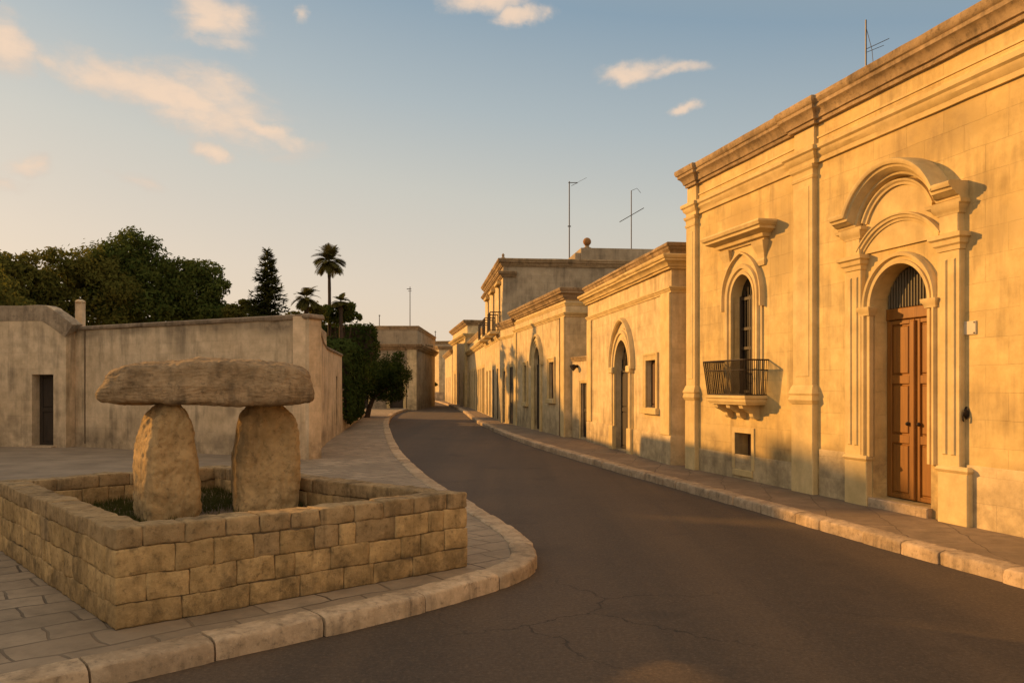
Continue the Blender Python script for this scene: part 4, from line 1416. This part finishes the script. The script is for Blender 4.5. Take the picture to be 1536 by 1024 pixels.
# ------------------------------------------------------------------ dolmen
def boulder(name, parent, mat, shape, n=64, amp=.03, seed=0.0, fine=1.0):
    """cube-sphere boulder; shape(dir) maps a direction on the unit cube surface to a point"""
    idx, vs, fs = {}, [], []

    def vid(v):
        key = tuple(round(c, 5) for c in v)
        if key not in idx:
            p, nrm = shape(Vector(v))
            w = p * 1.0 + Vector((seed, seed * .7, seed * .3))
            dsp = amp * (noise.noise(w * 2.6) + .55 * noise.noise(w * 6.0) + .34 * noise.noise(w * 13) * fine + .22 * noise.noise(w * 27) * fine + .2 * noise.noise(Vector((w.x * 30, w.y * 30, w.z * 55))) * fine)
            # chipped ridges
            rg_ = abs(noise.noise(w * 4.1 + Vector((9, 2, 5))))
            dsp -= amp * .2 * max(0, .22 - rg_) / .22 * fine
            vd = noise.voronoi(w * 3.3 + Vector((noise.noise(w * 5), noise.noise(w * 5 + Vector((5, 1, 2))), 0)) * .5)[0]
            dsp += amp * .8 * (vd[0] - .35) * fine - amp * .22 * max(0, .10 - (vd[1] - vd[0])) / .10
            p = p + nrm * dsp
            idx[key] = len(vs)
            vs.append(tuple(p))
        return idx[key]
    for ax in range(3):
        for sg in (-1, 1):
            for i in range(n):
                for j in range(n):
                    q = []
                    for (a, b) in ((i, j), (i + 1, j), (i + 1, j + 1), (i, j + 1)):
                        v = [0, 0, 0]
                        v[ax] = sg
                        v[(ax + 1) % 3] = -1 + 2 * a / n
                        v[(ax + 2) % 3] = -1 + 2 * b / n
                        q.append(vid(v))
                    fs.append(q)
    mb = MB()
    mb.add(vs, fs)
    return mb.build(name, mat, parent, smooth=75)


def rbox(v, h, r):
    """rounded box of half sizes h, rounding r: point + normal for cube point v"""
    q = Vector((v.x * h.x, v.y * h.y, v.z * h.z))
    cl = Vector([max(-(h[a] - r), min(h[a] - r, q[a])) for a in range(3)])
    d = q - cl
    nrm = d.normalized() if d.length > 1e-6 else v.normalized()
    return (cl + nrm * r if d.length > 1e-6 else q), nrm


def lerp_tab(tab, x):
    if x <= tab[0][0]:
        return tab[0][1]
    for (a, b), (c, d) in zip(tab[:-1], tab[1:]):
        if x <= c:
            return b + (d - b) * (x - a) / (c - a)
    return tab[-1][1]


DO = empty('dolmen', (-2.87, 7.92, .5))
tag(DO, 'ancient dolmen of two upright stones carrying a long flat capstone', 'dolmen')


def upright(cx, cy, rot, hx, hy, h, prof, lean, seed, rr=.09):
    ca, sa = math.cos(rot), math.sin(rot)

    def shape(v):
        p, nrm = rbox(v, Vector((1, 1, 1)), .32)
        f = (p.z + 1) / 2
        s_ = lerp_tab(prof, f)
        # soften plan corners but keep faces
        x, y = p.x * hx * s_, p.y * hy * (0.75 + .25 * s_)
        z = -.12 + f * (h + .12)
        if f > .72:                      # domed shoulders
            k = (f - .72) / .28
            z -= .10 * k * k * (abs(p.x) ** 2 + .4 * abs(p.y) ** 2)
        x += lean * f
        n3 = Vector((nrm.x * ca - nrm.y * sa, nrm.x * sa + nrm.y * ca, nrm.z))
        return Vector((x * ca - y * sa + cx - DO.location.x, x * sa + y * ca + cy - DO.location.y, z)), n3.normalized()
    return boulder('upright_stone', DO, M['megalith'], shape, 72, .028, seed)


upright(-3.23, 7.66, R(40), .25, .235, 1.10, [(0, .98), (.12, 1.0), (.35, 1.02), (.55, .95), (.72, .83), (.85, .72), (.95, .60), (1, .5)], .0, 3.1)
upright(-2.485, 8.26, R(24), .315, .24, 1.08, [(0, 1.0), (.2, .98), (.45, .97), (.65, .94), (.8, .88), (.92, .78), (1, .66)], .0, 11.3)
CAPROT = R(14)


def cap_shape(v):
    p, nrm = rbox(v, Vector((5.0, 2.2, 1.0)), .26)
    p = Vector((p.x / 5.0, p.y / 2.2, p.z))
    x = p.x * 1.05
    f0 = max(0, p.z + .4)
    xs = p.x * (.945 - .05 * f0 * (1 if p.x < 0 else .8))
    top = lerp_tab([(-1.05, .32), (-.88, .375), (-.5, .40), (-.15, .425), (.2, .43), (.5, .42), (.8, .39), (.95, .36), (1.05, .32)], x)
    bot = lerp_tab([(-1.05, .03), (-.8, .01), (-.3, .0), (.2, -.02), (.6, -.02), (.9, .0), (1.05, .01)], x)
    wid = lerp_tab([(-1.05, .36), (-.8, .46), (-.3, .50), (.3, .50), (.8, .45), (1.05, .36)], x)
    f = (p.z + 1) / 2
    y = p.y * wid * (1 - .28 * max(0, f - .45))
    # sloped upper front: the top sheds towards the viewer
    z = bot + (top - bot) * f - .05 * max(0, -p.y) * f
    ca, sa = math.cos(CAPROT), math.sin(CAPROT)
    ox, oy = -2.90, 7.93
    n3 = Vector((nrm.x * ca - nrm.y * sa, nrm.x * sa + nrm.y * ca, nrm.z))
    return Vector((xs * ca - y * sa + ox - DO.location.x, xs * sa + y * ca + oy - DO.location.y, z + 1.065)), n3


boulder('capstone', DO, M['capstone'], cap_shape, 110, .026, 5.5)


# ------------------------------------------------------------------ vegetation
def foliage(mb, blobs, count, size, rnd, fill=.35, clump=0):
    """leaf faces spread through the volume of lumpy ellipsoids (c, radii)"""
    sub = []
    for (c, rad) in blobs:
        sub.append((c, (rad[0] * .8, rad[1] * .8, rad[2] * .8)))
        if clump:
            for _ in range(clump):
                while True:
                    d = Vector((rnd.uniform(-1, 1), rnd.uniform(-1, 1), rnd.uniform(-.7, 1)))
                    if .3 < d.length < 1:
                        break
                d.normalize()
                f_ = rnd.uniform(.26, .46)
                m_ = (rad[0] + rad[2]) / 2 * f_
                k_ = .98 - f_ * .62
                sub.append(((c[0] + d.x * rad[0] * k_, c[1] + d.y * rad[1] * k_, c[2] + d.z * rad[2] * k_), (m_ * 1.1, m_ * 1.1, m_ * .85)))
    blobs = sub
    vols = [b[1][0] * b[1][1] + b[1][0] * b[1][2] + b[1][1] * b[1][2] for b in blobs]
    tot = sum(vols)
    for (c, rad), vv in zip(blobs, vols):
        c = Vector(c)
        n = int(count * vv / tot)
        seed = rnd.uniform(0, 100)
        for _ in range(n):
            while True:
                d = Vector((rnd.uniform(-1, 1), rnd.uniform(-1, 1), rnd.uniform(-1, 1)))
                if .05 < d.length < 1:
                    break
            d.normalize()
            lump = 1 + .28 * noise.noise(d * 2.2 + Vector((seed, 0, 0))) + .20 * noise.noise(d * 5 + Vector((0, seed, 0)))
            k = rnd.random()
            rr_ = (1 - (k ** 2.2) * (fill + .25)) * lump * rnd.uniform(.93, 1.06)
            p = c + Vector((d.x * rad[0], d.y * rad[1], d.z * rad[2])) * rr_
            if noise.noise(p * 1.5 + Vector((seed, 3, 1))) < -.32:
                continue
            s_ = size * rnd.uniform(.6, 1.4)
            nrm = (d + Vector((rnd.uniform(-1, 1), rnd.uniform(-1, 1), rnd.uniform(-.6, 1))) * .9).normalized()
            a = nrm.orthogonal().normalized()
            a = Matrix.Rotation(rnd.uniform(0, 6.28), 3, nrm) @ a
            b = nrm.cross(a)
            bend = nrm * s_ * rnd.uniform(-.3, .3)
            mb.add([p - a * s_, p + b * s_ * .45 + bend, p + a * s_, p - b * s_ * .45 + bend], [(0, 1, 2, 3)])


def tree(name, x, y, trunk_h, trunk_r, blobs, count, size, mat, label, seed, group='trees behind the low buildings', cat='tree', lean=(0, 0), limbs=True):
    rnd = random.Random(seed)
    e = empty(name, (x, y, 0))
    tag(e, label, cat, group)
    mb = MB()
    pts = [(0, 0, -.1), (lean[0] * .3 + rnd.uniform(-.05, .05), lean[1] * .3, trunk_h * .4), (lean[0] * .7, lean[1] * .7 + rnd.uniform(-.05, .05), trunk_h * .75), (lean[0], lean[1], trunk_h)]
    mb.tube(pts, [trunk_r * 1.25, trunk_r, trunk_r * .85, trunk_r * .7], 9)
    if limbs:
        for (c, rad) in blobs:
            c = Vector(c)
            s_ = Vector(pts[2])
            mid = s_.lerp(c, .5) + Vector((rnd.uniform(-.2, .2), rnd.uniform(-.2, .2), .15)) * min(rad)
            mb.tube([s_, mid, c + Vector((0, 0, rad[2] * .3))], [trunk_r * .5, trunk_r * .3, trunk_r * .1], 6)
    mb.build('trunk', M['bark'], e, smooth=60)
    mb = MB()
    foliage(mb, blobs, count * 2, size * .68, rnd, clump=9 if count > 5000 else 4)
    mb.build('crown', mat, e, recalc=False)
    return e


def px2(px, Y):
    return (px - 768) / F * Y


def zz(py, Y):
    return 1.72 + (580 - py) / F * Y


# the tall dark group behind the long wall
def crown_px(px, Y, spec):
    """spec: list of (px, py, half width px, half height px, dy)"""
    x0 = px2(px, Y)
    return [((px2(a, Y) - x0, dy, zz(b, Y)), (w / F * Y, w / F * Y * .8, h / F * Y)) for (a, b, w, h, dy) in spec]


tree('broadleaf_tree', -18.7, 28.2, 3.2, .25, [((0, 0, 4.7), (1.7, 1.5, 1.5)), ((-.9, .5, 3.6), (1.5, 1.4, 1.5)), ((.8, .2, 3.4), (1.3, 1.3, 1.5))], 7000, .15, M['leaf_olive'], 'bushy tree added behind the corner house to shade the road, cut by the left edge of the view', 51)  # added at the left edge to keep sun off the road
tree('broadleaf_tree', -21.6, 32.4, 3.2, .25, [((0, 0, 5.2), (1.9, 1.8, 1.7)), ((-1.2, .3, 4.0), (1.8, 1.6, 1.6)), ((1.2, .2, 3.8), (1.6, 1.5, 1.6))], 7000, .15, M['leaf_olive'], 'olive tree added mostly beyond the left edge to shade the road, behind the corner house', 52)  # added mostly out of view to shade the road
tree('broadleaf_tree', px2(22, 36), 36, 3.6, .28, crown_px(22, 36, [(-20, 425, 60, 42, 0), (30, 412, 48, 36, -.5), (5, 460, 70, 40, 0), (60, 440, 34, 44, .4)]), 9000, .15, M['leaf_olive'], 'olive green bushy tree at the far left edge behind the corner house', 1)
tree('broadleaf_tree', px2(110, 38), 38, 3.6, .3, crown_px(110, 38, [(95, 420, 42, 46, -.5), (130, 395, 50, 36, 0), (85, 468, 46, 45, -.4), (150, 450, 60, 60, 0)]), 11000, .14, M['leaf_olive'], 'yellow green domed tree left of the tallest dark tree', 2)
tree('broadleaf_tree', px2(195, 40), 40, 4.0, .36, crown_px(195, 40, [(190, 380, 56, 36, 0), (165, 410, 60, 50, -.4), (225, 395, 36, 38, .3), (200, 455, 90, 55, 0), (240, 440, 50, 60, .2)]), 15000, .15, M['leaf'], 'tallest and broadest dark round tree behind the long wall', 3)
tree('broadleaf_tree', px2(290, 41), 41, 3.6, .3, crown_px(290, 41, [(275, 415, 36, 30, 0), (305, 408, 34, 26, .3), (322, 432, 26, 18, 0), (285, 450, 56, 34, 0), (310, 474, 50, 30, -.3)]), 9500, .14, M['leaf'], 'dark tree with ragged layered right side behind the long wall', 4)
tree('shrub', px2(362, 39), 39, 2.4, .12, crown_px(362, 39, [(352, 470, 22, 18, 0), (372, 468, 16, 22, 0)]), 1800, .13, M['leaf_olive'], 'small pale green bush just left of the pointed conifer', 5, cat='bush')
# conifer
def conifer(x, y, h, rad, label, seed, zb=2.0):
    rnd = random.Random(seed)
    e = empty('conifer_tree', (x, y, 0))
    tag(e, label, 'tree', 'trees behind the low buildings')
    mb = MB()
    mb.tube([(0, 0, -.1), (.03, 0, h * .5), (0, .02, h * .98)], [.16, .10, .015], 8)
    mb.build('trunk', M['bark'], e, smooth=60)
    mb = MB()
    z = zb
    while z < h:
        f = (z - zb) / (h - zb)
        rr_ = rad * (1 - f) ** .85 + .06
        nbr = max(5, int(15 * (1 - f) + 5))
        for k in range(nbr):
            a = rnd.uniform(0, 6.28)
            ln = rr_ * rnd.uniform(.6, 1.16)
            up = rnd.uniform(.0, .35)
            n = int(ln / .05) + 3
            for q in range(n):
                s_ = (q + rnd.random()) / n * ln
                p = Vector((math.cos(a) * s_, math.sin(a) * s_, z + s_ * up - .18 * s_ * s_))
                for _ in range(2):
                    d = Vector((math.cos(a + rnd.uniform(-1.1, 1.1)), math.sin(a + rnd.uniform(-1.1, 1.1)), rnd.uniform(-.4, .6))).normalized()
                    sd = d.cross(Vector((rnd.uniform(-.3, .3), rnd.uniform(-.3, .3), 1))).normalized()
                    l2 = rnd.uniform(.12, .24)
                    mb.add([p - sd * .04, p + sd * .04, p + d * l2 + sd * .03, p + d * l2 * 1.15 - sd * .01], [(0, 1, 2, 3)])
        z += .10 + .05 * (1 - f)
    mb.build('crown', M['needle'], e, recalc=False)
    return e


conifer(px2(401, 37), 37, zz(376, 37), 1.5, 'pointed dark conifer rising alone between the round trees and the palms', 8, zb=2.4)


def palm(x, y, h, r, fl, nf, label, seed, skirt=True, tr=.11):
    rnd = random.Random(seed)
    e = empty('palm_tree', (x, y, 0))
    tag(e, label, 'palm tree', 'palms behind the low buildings')
    mb = MB()
    pts, rs = [], []
    for i in range(19):
        f = i / 18
        pts.append((.10 * math.sin(f * 2.2) * (h / 8), .05 * math.sin(f * 3), f * h))
        rs.append(tr * (1.25 - .4 * f + .06 * (i % 2)) * (1 if f < .9 else 1.25))
    mb.tube(pts, rs, 10)
    mb.build('trunk', M['bark'], e, smooth=50)
    top = Vector(pts[-1])
    mb = MB()
    for k in range(nf):
        a = k * 2.39996 + rnd.uniform(-.2, .2)
        el0 = rnd.uniform(-.75, 1.35) if skirt else rnd.uniform(-.3, 1.3)
        ln = fl * rnd.uniform(.85, 1.1)
        prev = None
        d = Vector((math.cos(a) * math.cos(el0), math.sin(a) * math.cos(el0), math.sin(el0)))
        p = top.copy()
        n = 14
        side = Vector((-math.sin(a), math.cos(a), 0))
        for i in range(n):
            f = i / n
            q = p + d * ln / n
            upv = side.cross(d).normalized()
            mb.add([p + side * .012, p - side * .012, q - side * .010, q + side * .010], [(0, 1, 2, 3)])
            if i > 2:
                ll = fl * .34 * math.sin(math.pi * min(1, .15 + f * .9)) + .04
                for sg in (-1, 1):
                    for w in (0, .5):
                        b = p.lerp(q, w)
                        tip = b + (side * sg * .78 + d * .55 - upv * .30 + Vector((0, 0, -.25))).normalized() * ll * rnd.uniform(.8, 1.1)
                        mb.add([b - d * .022, b + d * .022, tip + d * .01, tip - d * .004], [(0, 1, 2, 3)])
            p = q
            d = (d + Vector((0, 0, -.085 - .03 * f))).normalized()
    mb.build('fronds', M['leaf_palm'], e, recalc=False)
    return e


palm(px2(491, 42), 42, zz(392, 42), .1, 1.0, 54, 'tallest palm with a thin bare trunk against the sky', 31, tr=.085)
palm(px2(457, 40), 40, zz(447, 40), .1, .80, 30, 'short palm between the conifer and the tallest palm', 32, tr=.12)
palm(px2(509, 41), 41, zz(452, 41), .1, .55, 26, 'short palm growing out of the bush right of the tallest palm', 33, tr=.10)
tree('shrub', px2(512, 41.5), 41.5, 2.6, .12, crown_px(512, 41.5, [(500, 472, 20, 18, 0), (520, 468, 18, 16, 0), (530, 476, 12, 10, 0)]), 2200, .12, M['leaf'], 'dark bush at the foot of the tallest palm on its right', 6, cat='bush')
tree('shrub', px2(470, 40.6), 40.6, 2.6, .12, crown_px(470, 40.6, [(473, 465, 12, 16, 0), (440, 474, 14, 10, 0), (472, 480, 24, 12, 0)]), 1700, .11, M['leaf_olive'], 'thin bush at the foot of the tallest palm on its left', 7, cat='bush')


# clipped hedge and ivy over the garden wall
def hedge(name, c, half, rot, count, size, mat, label, seed, group=None):
    rnd = random.Random(seed)
    e = empty(name, (c[0], c[1], 0), rot)
    tag(e, label, 'hedge', group)
    h = Vector(half)
    mb = MB()
    mb.box(-h.x * .86, h.x * .86, -h.y * .7, h.y * .7, c[2] - h.z * .9, c[2] + h.z * .86)
    mb.build('branches', M['bark'], e)
    mb = MB()
    for _ in range(count):
        ax = rnd.choices((0, 1, 2), (h.y * h.z, h.x * h.z, h.x * h.y))[0]
        v = Vector((rnd.uniform(-1, 1), rnd.uniform(-1, 1), rnd.uniform(-1, 1)))
        v[ax] = rnd.choice((-1, 1))
        p, nrm = rbox(v, Vector((1, 1, 1)), .25)
        p = Vector((p.x * h.x, p.y * h.y, p.z * h.z))
        p += nrm * (.16 * noise.noise(p * 1.3) + .09 * noise.noise(p * 3.7)) + nrm * rnd.uniform(-.18, .05)
        p.z += c[2]
        n2 = (nrm + Vector((rnd.uniform(-1, 1), rnd.uniform(-1, 1), rnd.uniform(-.5, 1))) * .9).normalized()
        a = Matrix.Rotation(rnd.uniform(0, 6.28), 3, n2) @ n2.orthogonal().normalized()
        b = n2.cross(a)
        s_ = size * rnd.uniform(.6, 1.4)
        mb.add([p - a * s_, p + b * s_ * .5, p + a * s_, p - b * s_ * .5], [(0, 1, 2, 3)])
    mb.build('leaves', mat, e, recalc=False)
    return e


hedge('hedge', (-6.95, 34.4, 1.95), (5.0, .50, 1.5), math.atan2(16.45, -2.15), 15000, .085, M['leaf_dark'], 'dark green hedge spilling over the garden wall beside the pavement', 41)
hedge('hedge', (px2(514, 46), 46, 3.75), (1.9, 1.0, 1.45), 0, 5000, .10, M['leaf_dark'], 'higher dark clipped hedge behind the low side building under the palms', 42)
tree('round_tree', px2(549, 43), 43, 1.5, .13, crown_px(549, 43, [(586, 560, 38, 34, 0), (562, 558, 34, 34, .2), (602, 568, 22, 22, -.3), (590, 543, 26, 18, 0), (576, 586, 36, 18, 0), (553, 586, 28, 22, .2)]), 10000, .085, M['leaf_dark'], 'rounded dark street tree leaning over the left pavement', 9, group=None, lean=(.55, 0))
tree('shrub', px2(647, 96), 96, .8, .12, crown_px(647, 96, [(648, 574, 6, 5, 0), (643, 577, 5, 4, 0), (652, 576, 4, 4, 0)]), 700, .16, M['leaf'], 'small dark bush at the far end of the street', 10, group=None, cat='bush')


# ------------------------------------------------------------------ antennas and roof things
def antenna(x, y, z0, z1, label, bars, rad=.022, stays=()):
    e = empty('tv_antenna', (x, y, z0))
    tag(e, label, 'antenna', 'TV antennas on the roofs')
    h = z1 - z0
    mb = MB()
    mb.tube([(0, 0, 0), (0, 0, h)], [rad * 1.2, rad], 6)
    mb.build('mast', M['antenna'], e)
    for (pts, rr_) in bars:
        mb = MB()
        mb.tube([(a, b, c * h) for a, b, c in pts], rr_, 5)
        mb.build('boom', M['antenna'], e)
    for (pts, rr_) in stays:
        mb = MB()
        mb.tube([(a, b, c * h) for a, b, c in pts], rr_, 4)
        mb.build('wire', M['antenna'], e)
    return e


Y1 = 41.0
antenna(px2(854, Y1), Y1, 7.5, zz(272, Y1), 'tallest thin mast on the two storey house with a small arm at its tip', [([(-.05, 0, .985), (.42, 0, .985)], .022), ([(.1, 0, .95), (.42, 0, .985)], .012), ([(-.08, 0, .5), (.08, 0, .5)], .03)], .026, [([(.4, 0, .985), (.85, -.2, 1.03)], .008)])
Y2 = 43.0
antenna(px2(947, Y2), Y2, 7.9, zz(286, Y2), 'mast with one slanting crossbar on the raised roof of the two storey house', [([(-.62, 0, .60), (.66, 0, .78)], .02), ([(0, 0, 1.0), (.3, 0, 1.03), (.5, 0, .97)], .012)], .024)
Y3 = 13.6
antenna(px2(1299, Y3), Y3, 5.9, zz(30, Y3), 'pale mast with thin crossed wires on the roof of the tall palazzo', [([(.0, 0, .745), (.43, .1, .86)], .006), ([(.02, 0, .72), (.34, .1, .80)], .005)], .013, [([(0, 0, .94), (.10, 0, .74), (.14, 0, .5)], .005)])
antenna(px2(615, 63), 63, 6.1, zz(430, 63), 'tall thin mast on the grey flat roofed house behind the round tree', [([(-.25, 0, .95), (.1, 0, .95)], .03), ([(-.15, 0, .9), (.12, 0, .9)], .02)], .03)
antenna(px2(569, 63), 63, 6.1, zz(472, 63), 'very short rod on the grey flat roofed house', [([(-.05, 0, .95), (.08, 0, .95)], .03)], .03)
antenna(px2(653, 124), 124, 8.6, zz(496, 124), 'small distant rod on the farthest grey building', [([(-.15, 0, .9), (.15, 0, .9)], .04)], .05)
# round ochre ball ornament on the corner of the raised roof
pt = empty('ball_finial', (3.50, 38.20, 8.14))
tag(pt, 'round ochre ball ornament on the corner of the raised roof beside the tall mast', 'roof ornament')
mb = MB()
mb.lathe([(.20, 0), (.20, .05), (.12, .08), (.09, .14), (.12, .17)], 14)
mb.build('base', M['cornice'], pt, smooth=40)
mb = MB()
mb.lathe([(.19 * math.sin(math.pi * k / 12) + .001, .34 - .19 * math.cos(math.pi * k / 12)) for k in range(13)], 16)
mb.build('ball', M['pot'], pt, smooth=60)
